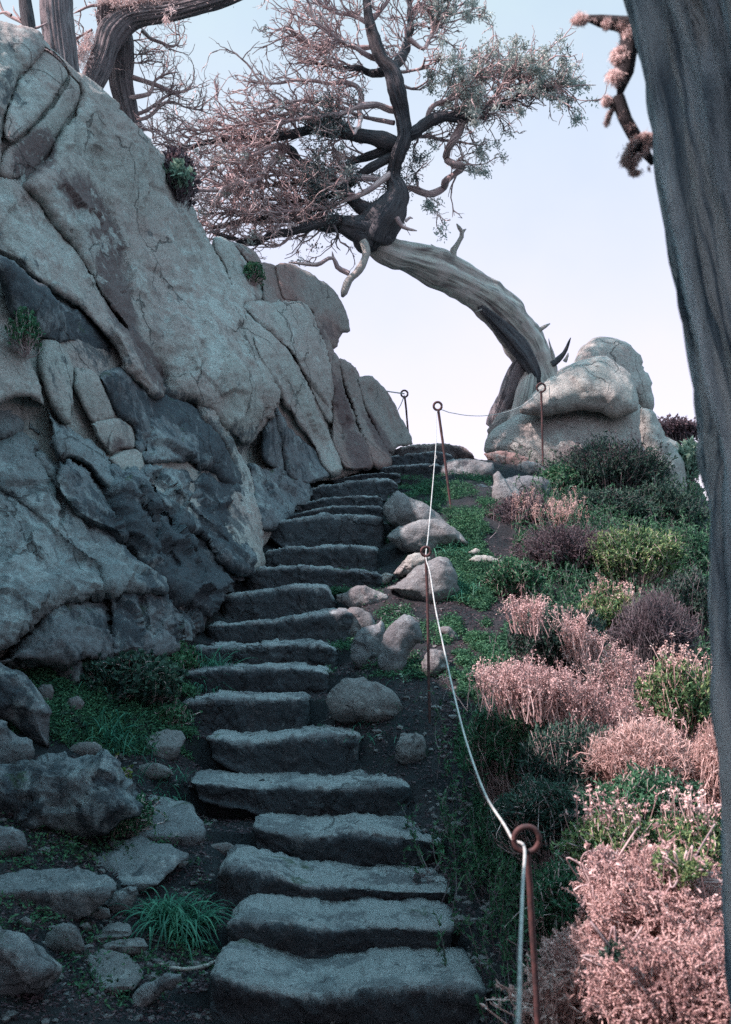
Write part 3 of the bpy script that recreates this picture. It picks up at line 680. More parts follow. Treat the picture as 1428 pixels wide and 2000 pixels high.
RK = [
 # right hand outcrop
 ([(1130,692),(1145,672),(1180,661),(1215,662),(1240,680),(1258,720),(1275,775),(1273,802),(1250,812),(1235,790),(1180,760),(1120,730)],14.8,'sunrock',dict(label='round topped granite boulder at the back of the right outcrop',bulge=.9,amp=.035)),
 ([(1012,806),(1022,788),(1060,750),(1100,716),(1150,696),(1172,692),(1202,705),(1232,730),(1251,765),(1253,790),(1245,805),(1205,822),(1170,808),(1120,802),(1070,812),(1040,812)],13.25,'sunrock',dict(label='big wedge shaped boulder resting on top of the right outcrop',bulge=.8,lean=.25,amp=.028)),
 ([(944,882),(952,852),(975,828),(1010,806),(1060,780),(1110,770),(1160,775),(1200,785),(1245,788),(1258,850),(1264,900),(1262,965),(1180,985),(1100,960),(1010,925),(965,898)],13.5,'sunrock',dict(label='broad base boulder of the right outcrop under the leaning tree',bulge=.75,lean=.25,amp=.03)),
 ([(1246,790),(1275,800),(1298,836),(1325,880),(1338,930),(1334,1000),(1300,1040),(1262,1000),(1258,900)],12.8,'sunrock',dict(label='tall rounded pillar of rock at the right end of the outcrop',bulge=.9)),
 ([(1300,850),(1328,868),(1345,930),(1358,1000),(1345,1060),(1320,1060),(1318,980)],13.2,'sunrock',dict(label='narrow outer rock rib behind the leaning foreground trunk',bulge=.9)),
 ([(950,856),(958,826),(980,806),(1008,795),(1030,790),(1035,812),(1000,835),(975,862)],14.3,'cliff_red',dict(label='reddish rock shoulder below the left root of the leaning tree',bulge=.9)),
 # ledge at the head of the stairs
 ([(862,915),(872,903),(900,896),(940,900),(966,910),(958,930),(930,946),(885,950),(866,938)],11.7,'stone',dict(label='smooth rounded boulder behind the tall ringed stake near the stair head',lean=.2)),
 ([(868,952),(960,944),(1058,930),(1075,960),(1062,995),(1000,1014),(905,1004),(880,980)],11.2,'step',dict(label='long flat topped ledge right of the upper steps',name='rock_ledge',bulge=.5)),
 ([(945,886),(985,881),(1020,888),(1045,902),(1030,918),(990,915),(958,906)],12.6,'cliff_red',dict(label='low pinkish stone at the foot of the right outcrop')),
 ([(1010,905),(1040,900),(1062,910),(1066,925),(1040,932),(1012,926)],12.2,'stone',dict(label='small stone by the foot of the far ringed stake',name='stone',cat='stone')),
 ([(962,930),(972,922),(985,935),(1010,958),(1035,985),(1045,1040),(1010,1058),(978,1030),(966,985)],10.6,'stone',dict(label='pointed weathered rock standing in the brown shrubs')),
 ([(898,925),(912,918),(940,922),(958,925),(950,945),(905,948)],12.0,'sunrock',dict(label='small pale stone against the rounded boulder at the stair head',name='stone',cat='stone')),
 # right edge of the stairs
 ([(748,990),(768,966),(785,961),(822,984),(852,1002),(886,1026),(880,1040),(800,1036),(765,1024),(750,1008)],None,'stone',dict(label='pale pointed boulder right of the thick upper step',bulge=.8)),
 ([(753,1046),(788,1020),(822,1009),(870,1024),(905,1045),(920,1066),(872,1064),(832,1078),(800,1080),(770,1066)],None,'stone',dict(label='flattish pale boulder below the pointed one, behind the second ring',bulge=.8)),
 ([(768,1120),(798,1085),(822,1078),(842,1088),(834,1106),(790,1126)],None,'sunrock',dict(label='tan wedge of stone just left of the second ringed stake',name='stone',cat='stone')),
 ([(752,1148),(788,1130),(830,1100),(862,1087),(882,1100),(897,1136),(888,1170),(842,1180),(800,1172),(770,1158)],None,'stone',dict(label='dark wedge shaped boulder behind the shaft of the second stake',bulge=.8)),
 ([(658,1164),(688,1148),(730,1147),(762,1166),(742,1182),(690,1188),(664,1178)],None,'stone',dict(label='low domed stone right of the block with the slanting edge',name='stone',cat='stone')),
 ([(652,1230),(680,1192),(706,1189),(732,1210),(722,1238),(682,1254),(660,1248)],None,'stone',dict(label='brownish stone at the right end of the climbing tenth step',name='stone',cat='stone')),
 ([(684,1268),(700,1235),(735,1214),(752,1214),(748,1292),(722,1312),(692,1302)],None,'step',dict(label='left one of the two tall dark boulders standing side by side')),
 ([(733,1292),(745,1240),(770,1210),(800,1204),(814,1235),(802,1270),(787,1312),(760,1328),(738,1308)],None,'step',dict(label='right one of the two tall dark boulders standing side by side')),
 ([(790,1212),(806,1202),(822,1216),(818,1232),(806,1228)],None,'stone',dict(label='small stone leaning on the tall dark boulder pair',name='stone',cat='stone')),
 ([(638,1362),(662,1332),(700,1319),(736,1330),(766,1360),(788,1402),(770,1420),(700,1412),(648,1405)],None,'stone',dict(label='large round half-buried boulder right of the seventh step',bulge=.8)),
 ([(822,1294),(838,1265),(860,1269),(877,1290),(858,1322),(834,1328)],None,'stone',dict(label='small pale stone behind the lower shaft of the second stake',name='stone',cat='stone')),
 ([(860,1227),(872,1222),(886,1234),(900,1250),(888,1256)],None,'stone',dict(label='sliver of pale stone in the weeds right of the rope',name='stone',cat='stone')),
 ([(770,1484),(776,1452),(798,1434),(830,1438),(838,1465),(828,1492),(790,1497)],None,'stone',dict(label='upright rounded stone right of the sixth step',name='stone',cat='stone')),
 ([(916,1094),(940,1083),(976,1091),(988,1106),(944,1110)],None,'sunrock',dict(label='pale flat stone lying in the green weeds',name='stone',cat='stone')),
 ([(913,1079),(930,1070),(946,1078),(930,1087)],None,'sunrock',dict(label='tiny pale stone above the flat one in the weeds',name='stone',cat='stone')),
 ([(866,1614),(886,1604),(908,1608),(896,1628),(884,1644),(868,1636)],None,'stone',dict(label='bluish stone at the right end of the fourth step',name='stone',cat='stone')),
 ([(738,1132),(752,1120),(770,1124),(760,1140),(742,1146)],None,'sunrock',dict(label='small tan stone beside the twelfth step',name='stone',cat='stone')),
 # lower left
 ([(-40,1480),(10,1482),(58,1476),(100,1466),(150,1462),(200,1470),(232,1505),(262,1552),(280,1585),(240,1606),(200,1626),(100,1636),(30,1606),(-40,1600)],None,'cliff_low',dict(label='big mossy lichened boulder at the left edge below the ivy',bulge=.9,amp=.045)),
 ([(-30,1290),(0,1298),(30,1308),(70,1348),(100,1388),(98,1440),(96,1462),(66,1452),(20,1410),(-30,1400)],None,'cliff_low',dict(label='leaning grey slab at the left edge under the cliff',bulge=.7)),
 ([(-30,1408),(10,1418),(40,1440),(62,1446),(60,1486),(20,1502),(-30,1510)],None,'step',dict(label='dark blocky rock wedged under the leaning slab')),
 ([(102,1290),(120,1280),(150,1282),(163,1300),(158,1332),(130,1342),(106,1316)],None,'cliff_low',dict(label='square grey stone sitting in the ivy below the cliff',name='stone',cat='stone')),
 ([(72,1346),(88,1336),(106,1340),(100,1368),(82,1380)],None,'stone',dict(label='small pale stone right of the leaning slab',name='stone',cat='stone')),
 ([(128,1378),(145,1357),(162,1368),(158,1386),(138,1392)],None,'stone',dict(label='little pale round stone in the left hand herbs',name='stone',cat='stone')),
 ([(130,1466),(145,1452),(180,1448),(206,1462),(200,1480),(150,1482)],None,'stone',dict(label='grey stone on the crest of the mossy boulder',name='stone',cat='stone')),
 ([(282,1462),(298,1430),(340,1428),(358,1434),(360,1460),(330,1488),(292,1486)],None,'stone',dict(label='pale pentagonal stone left of the sixth step',flat=.5,name='stone',cat='stone')),
 ([(246,1510),(290,1490),(322,1494),(342,1512),(300,1522)],None,'stone',dict(label='thin brownish stone tucked above the pale flagstone',name='stone',cat='stone')),
 ([(236,1646),(258,1606),(266,1570),(290,1556),(350,1564),(380,1590),(394,1630),(372,1656),(300,1652)],None,'step',dict(label='rough squarish flagstone left of the fourth step',flat=.75,name='flagstone',cat='flagstone',bulge=.35)),
 ([(92,1672),(140,1650),(200,1642),(300,1642),(368,1664),(345,1694),(300,1730),(250,1748),(228,1735),(204,1702),(150,1692)],None,'step',dict(label='long flat flagstone behind the big arching grass tuft',flat=.8,name='flagstone',cat='flagstone',bulge=.3)),
 ([(-40,1730),(0,1712),(60,1695),(140,1691),(200,1703),(226,1726),(205,1762),(160,1800),(100,1796),(30,1774),(-40,1770)],None,'step',dict(label='thick flagstone at the left edge with a dark broken front',flat=.45,name='flagstone',cat='flagstone',bulge=.35)),
 ([(203,1768),(222,1745),(258,1730),(272,1742),(250,1782),(230,1790)],None,'step',dict(label='angular stone wedged between flagstones and the grass tuft',name='stone',cat='stone')),
 ([(-40,1800),(0,1813),(60,1842),(100,1868),(120,1888),(100,1930),(40,1960),(-40,1970)],None,'step',dict(label='dark boulder cut off by the lower left corner',bulge=.7)),
 ([(90,1834),(108,1810),(142,1804),(168,1852),(132,1866),(94,1856)],None,'stone',dict(label='brownish cobble behind the dark corner boulder',name='stone',cat='stone')),
 ([(160,1866),(182,1861),(240,1862),(284,1902),(258,1925),(226,1950),(198,1936),(176,1906)],None,'stone',dict(label='pale triangular stone at the left end of the curved dead branch',flat=.75,name='stone',cat='stone',bulge=.35)),
 ([(178,1834),(208,1806),(236,1802),(262,1818),(232,1842),(190,1846)],None,'stone',dict(label='pinkish flat stone above the split one',flat=.6,name='stone',cat='stone')),
 ([(194,1850),(238,1833),(280,1834),(288,1856),(250,1868),(196,1866)],None,'stone',dict(label='split flat stone just above the pale triangular one',flat=.5,name='stone',cat='stone')),
 ([(246,1970),(272,1930),(330,1904),(358,1908),(318,1946),(262,1982)],None,'step',dict(label='long dark stone leaning below the curved dead branch',name='stone',cat='stone')),
 ([(-30,1616),(20,1614),(50,1634),(44,1668),(-30,1678)],None,'step',dict(label='low dark stone at the left edge under the mossy boulder',name='stone',cat='stone')),
 ([(34,1798),(48,1789),(68,1804),(48,1816)],None,'stone',dict(label='reddish pebble below the thick flagstone',name='stone',cat='stone')),
 ([(154,1808),(168,1799),(184,1812),(168,1824)],None,'stone',dict(label='small grey pebble above the brownish cobble',name='stone',cat='stone')),
 ([(168,1794),(200,1770),(218,1788),(196,1802)],None,'stone',dict(label='thin shard of stone at the crack between flagstones',name='stone',cat='stone')),
 ([(402,1654),(438,1644),(468,1660),(436,1674)],None,'stone',dict(label='low stone in the soil left of the third step',name='stone',cat='stone')),
 ([(228,790+1000-1000+760),(1,1)],None,'stone',None),
]
for k, (poly, D0, mt, kw) in enumerate(RK):
    if kw is None: continue
    rock(poly, D0, mt, 400 + k, **kw)
# ------------------------------------------------------------------ trunks
def trunk(path, k=36, ridge=.10, twist=1.0, seed=0, ny=7, step=.03, lump=.10, ex=1.0):
    """path rows: x, y, z, radius. Fluted, twisted trunk with its own bark coordinates"""
    c = spline(np.asarray(path, float), step=step); n = len(c)
    C, R = c[:, :3], c[:, 3]
    s = np.concatenate([[0], np.cumsum(np.linalg.norm(np.diff(C, axis=0), axis=1))])
    T = nrm(np.gradient(C, axis=0)); A = np.zeros_like(T)
    a = nrm(np.cross(T[0], [0.3, 1, .2]))
    for i in range(n):
        a = nrm(a - T[i] * (a @ T[i])); A[i] = a
    B = np.cross(T, A)
    an = np.arange(k) / k * 2 * np.pi
    ph = an[None] + twist * s[:, None]
    bk = np.stack([np.cos(ph), np.sin(ph), np.broadcast_to(s[:, None] * .28, ph.shape)], -1)
    fl = fbm(bk * [1, 1, .5], ny / 3.0, seed, 4, .6)
    lm = fbm(C[:, None] + R[:, None, None] * (A[:, None] * np.cos(an)[:, None] + B[:, None] * np.sin(an)[:, None]), 2.2, seed + 3, 3)
    rr = R[:, None] * (1 + ridge * fl + lump * lm)
    V = C[:, None] + rr[..., None] * (A[:, None] * np.cos(an)[:, None] + B[:, None] * np.sin(an)[:, None] * ex)
    idx = np.arange(n * k).reshape(n, k)
    F = np.stack([idx[:-1], np.roll(idx[:-1], -1, 1), np.roll(idx[1:], -1, 1), idx[1:]], -1).reshape(-1, 4)
    caps = [idx[0][::-1][None], idx[-1][None]]
    return V.reshape(-1, 3), F, caps, bk.reshape(-1, 3)

def px(pts, D=None, rpx=True):
    """rows (u, v, D, radius_px) -> x, y, z, r"""
    p = np.asarray(pts, float)
    w = P(p[:, 0], p[:, 1], p[:, 2])
    return np.c_[w, p[:, 3] * p[:, 2] / FPX]

def limb(pts, D, r0, r1, parent, name='branch', mat='twig', seed=0, wob=.02, Dj=.35, k=10, n=None, dd=0.0):
    """a limb traced by pixels; depth wanders so that the crown has real depth"""
    rng = np.random.default_rng(seed)
    p = np.asarray(pts, float); m = len(p)
    ds = D + dd * np.linspace(0, 1, m) + np.concatenate([[0], np.cumsum(rng.normal(0, Dj, m - 1)) * .5])
    w = P(p[:, 0], p[:, 1], ds); r = np.linspace(r0, r1, m)
    c = spline(np.c_[w, r], step=.05)
    c[1:, :3] += wob * np.stack([vn(c[1:, :3], 5, seed + q) for q in (1, 2, 3)], -1)
    rr = c[:, 3] * (1 + .22 * fbm(c[:, :3], 9, seed, 2))
    rr[-1] *= .4
    V, F = tubes(c[None, :, :3], None, None, k, rr[None])
    s = np.arange(len(c)) * .05
    bk = np.repeat(np.c_[c[:, 0] * 0, c[:, 1] * 0, s * .3], k, 0); an = np.tile(np.arange(k) / k * 2 * np.pi, len(c))
    bk[:, 0] = np.cos(an); bk[:, 1] = np.sin(an)
    caps = np.arange(k)[None] + (len(c) - 1) * k
    add(name, V, [F, caps], M[mat], parent, attrs={'bk': bk})
    return c

def even(c, m=24):
    i = np.linspace(0, len(c) - 1, m)
    return np.stack([np.interp(i, np.arange(len(c)), c[:, q]) for q in range(3)], -1)

def twigset(limbs, w, n, L, r, rng, dirf, wig=.28, bias=(-1, 0, 0), bk=.2, m=8, lo=.15):
    """n twigs springing from curves; w = weights"""
    cur = np.stack([even(c) for c in limbs]); w = np.array(w, float) / np.sum(w)
    k = rng.choice(len(cur), n, p=w); t = rng.uniform(lo, 1, n) * 22.99
    i = t.astype(int); f = (t - i)[:, None]
    S = cur[k, i] * (1 - f) + cur[k, i + 1] * f; T = nrm(cur[k, i + 1] - cur[k, i])
    d = dirf(S, T, n)
    ln = L * rng.uniform(.4, 1.3, n)
    return grow(S, d, ln, m, wig, bias, bk, rng)

# ---- leaning tree over the stairs
rng = np.random.default_rng(11)
T1 = empty('leaning_cypress', P(1030, 790, 14.4), label='windswept cypress whose bare bleached trunk arches over the top of the stairs', cat='tree')
arch = px([(1062, 800, 14.5, 34), (1048, 735, 14.5, 40), (1022, 672, 14.4, 42), (985, 622, 14.2, 40), (942, 580, 14.0, 36), (900, 550, 13.8, 35), (850, 526, 13.6, 33), (800, 507, 13.4, 30), (770, 496, 13.25, 30), (745, 486, 13.2, 28), (722, 478, 13.2, 18)])
V_, F_, cp, bk = trunk(arch, ridge=.13, twist=.22, seed=3, k=72, lump=.26, step=.022)
add('trunk', V_, [F_] + cp, M['bark'], T1, attrs={'bk': bk})
root = px([(1035, 690, 14.3, 16), (1015, 730, 14.3, 24), (1000, 765, 14.4, 26), (982, 800, 14.5, 24), (968, 835, 14.6, 20)])
V_, F_, cp, bk = trunk(root, ridge=.2, twist=.6, seed=5, k=28, lump=.15)
add('root', V_, [F_] + cp, M['barkgrey'], T1, attrs={'bk': bk})
root = px([(1040, 720, 14.2, 14), (1030, 760, 14.1, 18), (1018, 800, 14.1, 16), (1002, 830, 14.1, 12)])
V_, F_, cp, bk = trunk(root, ridge=.2, twist=.6, seed=6, k=24, lump=.15)
add('root', V_, [F_] + cp, M['bark'], T1, attrs={'bk': bk})
stem = px([(722, 492, 13.1, 16), (722, 474, 13.1, 34), (732, 450, 13.05, 40), (752, 424, 13.0, 33), (768, 398, 13.0, 26), (776, 372, 13.0, 20), (768, 340, 13.0, 13), (778, 300, 12.9, 13), (790, 265, 12.9, 13), (784, 220, 12.9, 13), (775, 180, 12.8, 15), (765, 140, 12.8, 14), (745, 115, 12.8, 11), (733, 80, 12.8, 11), (722, 40, 12.8, 9), (712, -30, 12.8, 7)])
V_, F_, cp, bk = trunk(stem, ridge=.26, twist=.9, seed=8, k=48, lump=.2)
add('trunk', V_, [F_] + cp, M['barkdark'], T1, attrs={'bk': bk})
V_, F_, cp, bk = trunk(px([(728, 462, 13.0, 30), (708, 452, 12.95, 27), (688, 444, 12.9, 21), (665, 438, 12.85, 15)]), ridge=.26, twist=.9, seed=9, k=36, lump=.3)
add('branch', V_, [F_] + cp, M['barkdark'], T1, attrs={'bk': bk})
V_, F_, cp, bk = trunk(px([(930, 594, 13.9, 4), (950, 612, 13.86, 10), (978, 640, 13.95, 16), (1005, 672, 14.05, 18), (1028, 704, 14.1, 17), (1042, 732, 14.15, 14), (1046, 752, 14.2, 8)]), ridge=.3, twist=.2, seed=10, k=36, lump=.25)  # dark tube added to paint the shade of the trunk's hollow
add('hollow_shade', V_, [F_] + cp, M['barkdark'], T1, attrs={'bk': bk}, label='dark strip painting the shaded hollow along the underside of the pale trunk')
LT = [  # main crown limbs: polyline, start radius, end radius, side (-1 left, 1 right, 0 up), weight
 ([(770,215),(735,208),(700,208),(660,222),(610,230),(560,240),(510,262)],.045,.012,-1,1.0),
 ([(775,285),(735,272),(704,262),(670,259),(634,254),(614,251),(578,262),(536,268),(519,273),(460,270),(382,284),(340,291)],.10,.02,-1,2.4),
 ([(735,410),(700,400),(650,350),(620,332),(586,318),(572,301),(558,290)],.085,.05,-1,.7),
 ([(558,290),(540,312),(519,335),(505,349),(474,357),(418,371),(376,374)],.05,.015,-1,1.2),
 ([(558,290),(530,285),(500,300),(470,312),(430,318),(390,345)],.035,.012,-1,1.2),
 ([(715,448),(690,444),(620,438),(578,424),(536,427),(497,430),(452,436),(410,447)],.10,.02,-1,1.6),
 ([(700,440),(648,430),(592,447),(536,461),(480,475),(457,466),(410,452)],.07,.02,-1,1.0),
 ([(650,440),(620,441),(586,447),(547,478),(502,482)],.03,.008,-1,.4),
 ([(780,280),(730,300),(690,315),(650,335),(600,350),(560,360),(500,365),(430,385)],.06,.015,-1,2.0),
 ([(775,300),(720,330),(680,360),(640,385),(590,395),(540,400),(480,410),(400,420)],.055,.012,-1,2.0),
 ([(770,330),(730,365),(690,385),(640,404),(580,412),(500,420)],.045,.012,-1,1.6),
 ([(765,350),(700,348),(640,362),(600,342),(540,345),(480,340)],.04,.01,-1,1.6),
 ([(704,210),(697,170),(637,162),(606,156),(536,161),(482,158)],.035,.012,-1,.8),
 ([(750,140),(733,143),(717,143),(697,132),(683,134),(658,132),(616,123),(580,120)],.055,.012,-1,1.2),
 ([(740,115),(715,105),(686,87),(658,76),(633,56),(610,36),(588,3)],.035,.01,-1,1.2),
 ([(735,90),(700,95),(660,80),(640,100),(590,75),(565,68)],.035,.01,-1,1.4),
 ([(724,50),(690,30),(650,25),(620,0),(600,-20)],.03,.01,-1,1.2),
 ([(722,40),(740,20),(760,0),(770,-30)],.035,.02,0,1.0),
 ([(768,145),(785,110),(795,85),(802,40),(795,-20)],.07,.03,0,1.8),
 ([(798,75),(825,95),(838,75),(845,55),(838,25),(848,-5)],.035,.01,0,1.4),
 ([(838,55),(850,33),(878,34)],.015,.006,1,.3),
 ([(785,140),(805,137),(823,130),(832,112)],.025,.01,1,.6),
 ([(784,165),(804,171),(826,176)],.02,.008,1,.4),
 ([(790,265),(804,260),(826,246),(854,232),(882,230),(910,235),(938,218),(976,206),(998,196),(1015,181),(1040,178),(1085,168)],.085,.014,1,2.6),
 ([(830,245),(838,215),(860,197),(890,192),(915,170),(935,140)],.035,.012,1,1.6),
 ([(898,232),(890,205),(900,180),(930,160),(960,140),(1000,125)],.03,.01,1,1.6),
 ([(938,218),(970,185),(985,160),(1010,150),(1045,140)],.03,.008,1,1.2),
 ([(905,236),(897,260),(884,280),(871,308),(888,320),(906,324),(892,338),(871,353),(866,366),(846,377),(820,372),(798,368),(772,378)],.05,.04,0,.5),
 ([(800,268),(829,269),(865,272),(898,282)],.022,.01,1,.4),
 ([(700,210),(705,240),(690,262)],.03,.02,-1,.3),
 ([(770,240),(740,235),(700,225),(650,205),(600,195),(545,205),(500,225)],.03,.01,-1,1.0),
 ([(690,262),(650,232),(600,215),(560,222),(500,240),(430,250),(380,262)],.03,.01,-1,1.6),
]
limbs, wts, sides = [], [], []
for i, (pl, r0, r1, sd, w) in enumerate(LT):
    c = limb(pl, 13.0, r0, r1, T1, seed=50 + i, Dj=.16, dd=rng.uniform(-.8, .8), mat='barkdark' if r0 > .05 else 'twig')
    limbs.append(c); wts.append(w * (c.shape[0] ** .5)); sides.append(sd)
    if i in (9, ): pass
def nearside(S):
    return np.where(S[:, 0] > P(800, 200, 13)[0], 1.0, -1.0)
def dir1(S, T, n):
    up = np.where(S[:, 2] > 6.3, .35, .12)
    d = T * .8 + rng.normal(0, .55, (n, 3)) * [1, 1, .7]; d[:, 0] += .8 * nearside(S); d[:, 2] += up * .7
    return d
sel_all = list(range(len(limbs)))
tw1 = twigset(limbs, wts, 820, .60, 0, rng, dir1, .30, (0, 0, .05), .3, 9)
V_, F_ = tubes(tw1, rng.uniform(.008, .017, len(tw1)), .004, 5)
b = Bag(); b.put(V_, F_, bk=np.zeros((len(V_), 3)) + V_ * [3, 3, 1])
b.obj('branchlets', M['twig'], T1, kind='stuff')
def dir2(S, T, n):
    d = T + rng.normal(0, .7, (n, 3)) * [1, 1, .8]; d[:, 0] += .4 * nearside(S); return d
def sub(par, n, L, r0, r1, m=7, wig=.34, k=4):
    S, T, _ = pick(par, n, rng, .12, 1.0)
    C = grow(S, dir2(S, T, n), L * rng.uniform(.35, 1.3, n), m, wig, (0, 0, .08), .2, rng)
    return C, tubes(C, rng.uniform(r0 * .7, r0 * 1.2, n), r1, k)
tw2, (V_, F_) = sub(tw1, 3100, .28, .0078, .0034)
tw3, (V3, F3) = sub(tw2, 4600, .12, .0046, .0022, m=5, k=3)
b = Bag(); b.put(V_, F_, bk=V_ * [3, 3, 1]); b.put(V3, F3, bk=V3 * [3, 3, 1])
b.obj('twigs', M['twig'], T1, kind='stuff')
# lichen tufts hanging in the crown, mostly on its right half
def tufts(C, n, L, spread, per, keep=None, ln=.03):
    S, T, _ = pick(C, n, rng, .3, 1.0)
    if keep is not None: S = S[keep(S)]
    c = np.repeat(S, per, 0) + rng.normal(0, spread, (len(S) * per, 3)); d = rng.normal(0, 1, c.shape) + [0, 0, -.4]
    return leaves(c, d, ln * rng.uniform(.6, 1.6, len(c)), ln * .5, rng)
xr = P(835, 200, 13)[0]
V_, F_ = tufts(tw2, 4600, 0, .030, 30, lambda S: ((S[:, 0] > xr) & (vn(S, 2.4, 61) > -.15)) | (rng.random(len(S)) < .015), .036)
b = Bag(); b.put(V_, F_); b.obj('lichen_tufts', M['lichen'], T1, smooth_=False, kind='stuff')
V_, F_ = tufts(tw2, 1500, 0, .014, 12, lambda S: (S[:, 0] < xr), .018)
b = Bag(); b.put(V_, F_); b.obj('dry_needles', M['pink'], T1, smooth_=False, kind='stuff')
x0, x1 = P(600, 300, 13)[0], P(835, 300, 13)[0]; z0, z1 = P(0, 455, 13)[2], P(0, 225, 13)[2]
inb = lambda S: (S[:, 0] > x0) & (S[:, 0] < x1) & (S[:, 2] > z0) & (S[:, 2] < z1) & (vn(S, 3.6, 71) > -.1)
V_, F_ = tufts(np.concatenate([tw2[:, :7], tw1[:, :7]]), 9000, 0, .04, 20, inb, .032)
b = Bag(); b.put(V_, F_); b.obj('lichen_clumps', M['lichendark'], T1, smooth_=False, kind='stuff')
# broken stubs
for j, (pl, r0, r1, mt) in enumerate([
 ([(708,470),(716,492),(711,512),(697,532),(680,548),(668,580)],.05,.045,'bark'),
 ([(682,534),(660,523),(649,504),(624,516),(602,516),(565,513)],.032,.016,'twig'),
 ([(650,506),(650,500),(648,490)],.02,.006,'twig'),
 ([(886,505),(884,490),(895,472),(904,456),(893,438)],.045,.02,'bark'),
 ([(902,458),(906,450),(911,447)],.02,.012,'bark'),
 ([(880,496),(868,488),(852,484),(842,478)],.026,.012,'bark'),
 ([(1046,650),(1056,643),(1074,632)],.035,.02,'bark'),
 ([(1082,705),(1077,685),(1073,661)],.028,.008,'bark'),
 ([(1076,712),(1092,700),(1104,685),(1115,660)],.055,.012,'barkdark'),
 ([(1103,706),(1108,697),(1110,688)],.026,.01,'bark'),
 ([(775,425),(786,442),(800,448),(815,451)],.03,.012,'twig'),
 ([(792,432),(800,425),(806,427)],.02,.01,'twig'),
 ([(645,432),(659,458),(656,478),(666,490)],.016,.007,'twiggrey'),
 ([(940,605),(928,610)],.012,.006,'bark')]):
    limb(pl, 14.3 if pl[0][0] > 1000 else (13.6 if pl[0][0] > 830 else 12.8), r0, r1, T1, name='dead_stub', mat=mt, seed=300 + j, Dj=.04, wob=.012, k=9)

# ---- trees behind the cliff at the upper left
T2 = empty('fissured_cypress', P(190, 170, 10.4), label='cypress above the cliff whose thick mossy limb bends out to the right', cat='tree')
V_, F_, cp, bk = trunk(px([(165, 190, 10.6, 22), (190, 140, 10.6, 24), (206, 100, 10.6, 24), (222, 62, 10.6, 27), (262, 32, 10.6, 24), (330, 22, 10.5, 22), (400, 6, 10.4, 19), (460, -14, 10.3, 17), (560, -60, 10.1, 14)]), ridge=.11, twist=.2, seed=21, k=90, lump=.10, ny=20)
add('trunk', V_, [F_] + cp, M['barkgrey'], T2, attrs={'bk': bk})
V_, F_, cp, bk = trunk(px([(262, 270, 11.2, 22), (248, 215, 11.1, 22), (236, 160, 11.0, 23), (238, 110, 10.9, 24), (236, 70, 10.8, 22), (215, 45, 10.7, 24), (214, 0, 10.6, 22), (220, -60, 10.6, 20)]), ridge=.11, twist=.2, seed=22, k=90, lump=.08, ny=20)
add('trunk', V_, [F_] + cp, M['barkgrey'], T2, attrs={'bk': bk})
T3 = empty('straight_cypress', P(120, 140, 10.0), label='straight fissured cypress trunk rising behind the upper left cliff edge', cat='tree')
V_, F_, cp, bk = trunk(px([(130, 190, 10.0, 30), (122, 120, 10.0, 31), (114, 60, 10.0, 32), (110, 0, 10.0, 31), (112, -120, 10.0, 28)]), ridge=.11, twist=.12, seed=23, k=90, lump=.06, ny=20)
add('trunk', V_, [F_] + cp, M['barkgrey'], T3, attrs={'bk': bk})
T4 = empty('slender_snag', P(60, 70, 9.4), label='thin dark dead trunk at the far upper left behind the cliff edge', cat='tree')
V_, F_, cp, bk = trunk(px([(62, 90, 9.4, 12), (56, 45, 9.4, 12), (50, 10, 9.4, 11), (46, -40, 9.4, 9)]), ridge=.2, twist=.5, seed=24, k=28)
add('trunk', V_, [F_] + cp, M['barkdark'], T4, attrs={'bk': bk})
l4 = [limb(pl, 9.4, r0, r1, T4, mat='twig', seed=330 + j, Dj=.05, k=8) for j, (pl, r0, r1) in enumerate([
 ([(56,50),(40,38),(22,30),(8,22),(-4,-10)],.02,.01), ([(22,30),(10,24),(-6,30)],.014,.006), ([(48,10),(45,25),(55,55),(57,60)],.022,.012), ([(66,55),(80,52),(95,42)],.014,.006), ([(40,38),(28,20),(26,8)],.01,.005)])]
l2 = []
for j, (pl, r0, r1, D) in enumerate([
 ([(246,150),(262,152),(290,160),(322,172),(340,180),(362,176),(378,160)],.035,.01,11.0),
 ([(250,190),(275,188),(296,182),(300,165),(318,150),(350,138)],.028,.008,11.0),
 ([(256,228),(285,215),(310,200),(335,182)],.026,.010,11.1),
 ([(258,235),(290,226),(330,200),(365,212),(400,214)],.022,.006,11.1),
 ([(262,240),(300,258),(296,270),(330,262),(372,250)],.018,.006,11.1),
 ([(278,60),(290,75),(315,85),(335,92),(348,82),(345,60)],.022,.007,10.8),
 ([(195,10),(170,14),(150,20),(140,25)],.018,.007,10.6),
 ([(186,18),(188,35)],.008,.004,10.6), ([(180,58),(160,72),(142,85)],.012,.006,10.6),
 ([(245,90),(262,105),(285,104),(300,99)],.012,.004,10.9),
 ([(248,120),(270,124),(290,118)],.012,.004,10.9), ([(250,75),(268,82),(275,72),(262,60)],.010,.004,10.9)]):
    l2.append(limb(pl, D, r0, r1, T2, mat='twig', seed=350 + j, Dj=.06, k=8))
rng = np.random.default_rng(5)
def dirR(S, T, n):
    d = T * .9 + rng.normal(0, .5, (n, 3)); d[:, 0] += .3; d[:, 2] += .15; return d
ta = twigset(l2, [1.5, 1.2, 1, 1.2, 1.2, .8, .5, .2, .3, .6, .6, .5], 110, .36, 0, rng, dirR, .3, (0, 0, .1), .2, 8, lo=.3)
V_, F_ = tubes(ta, .007, .003, 4)
tb, (V2, F2) = sub(ta, 420, .16, .0038, .0016, m=6, k=3)
b = Bag(); b.put(V_, F_, bk=V_ * [3, 3, 1]); b.put(V2, F2, bk=V2 * [3, 3, 1])
b.obj('twigs', M['twig'], T2, kind='stuff')
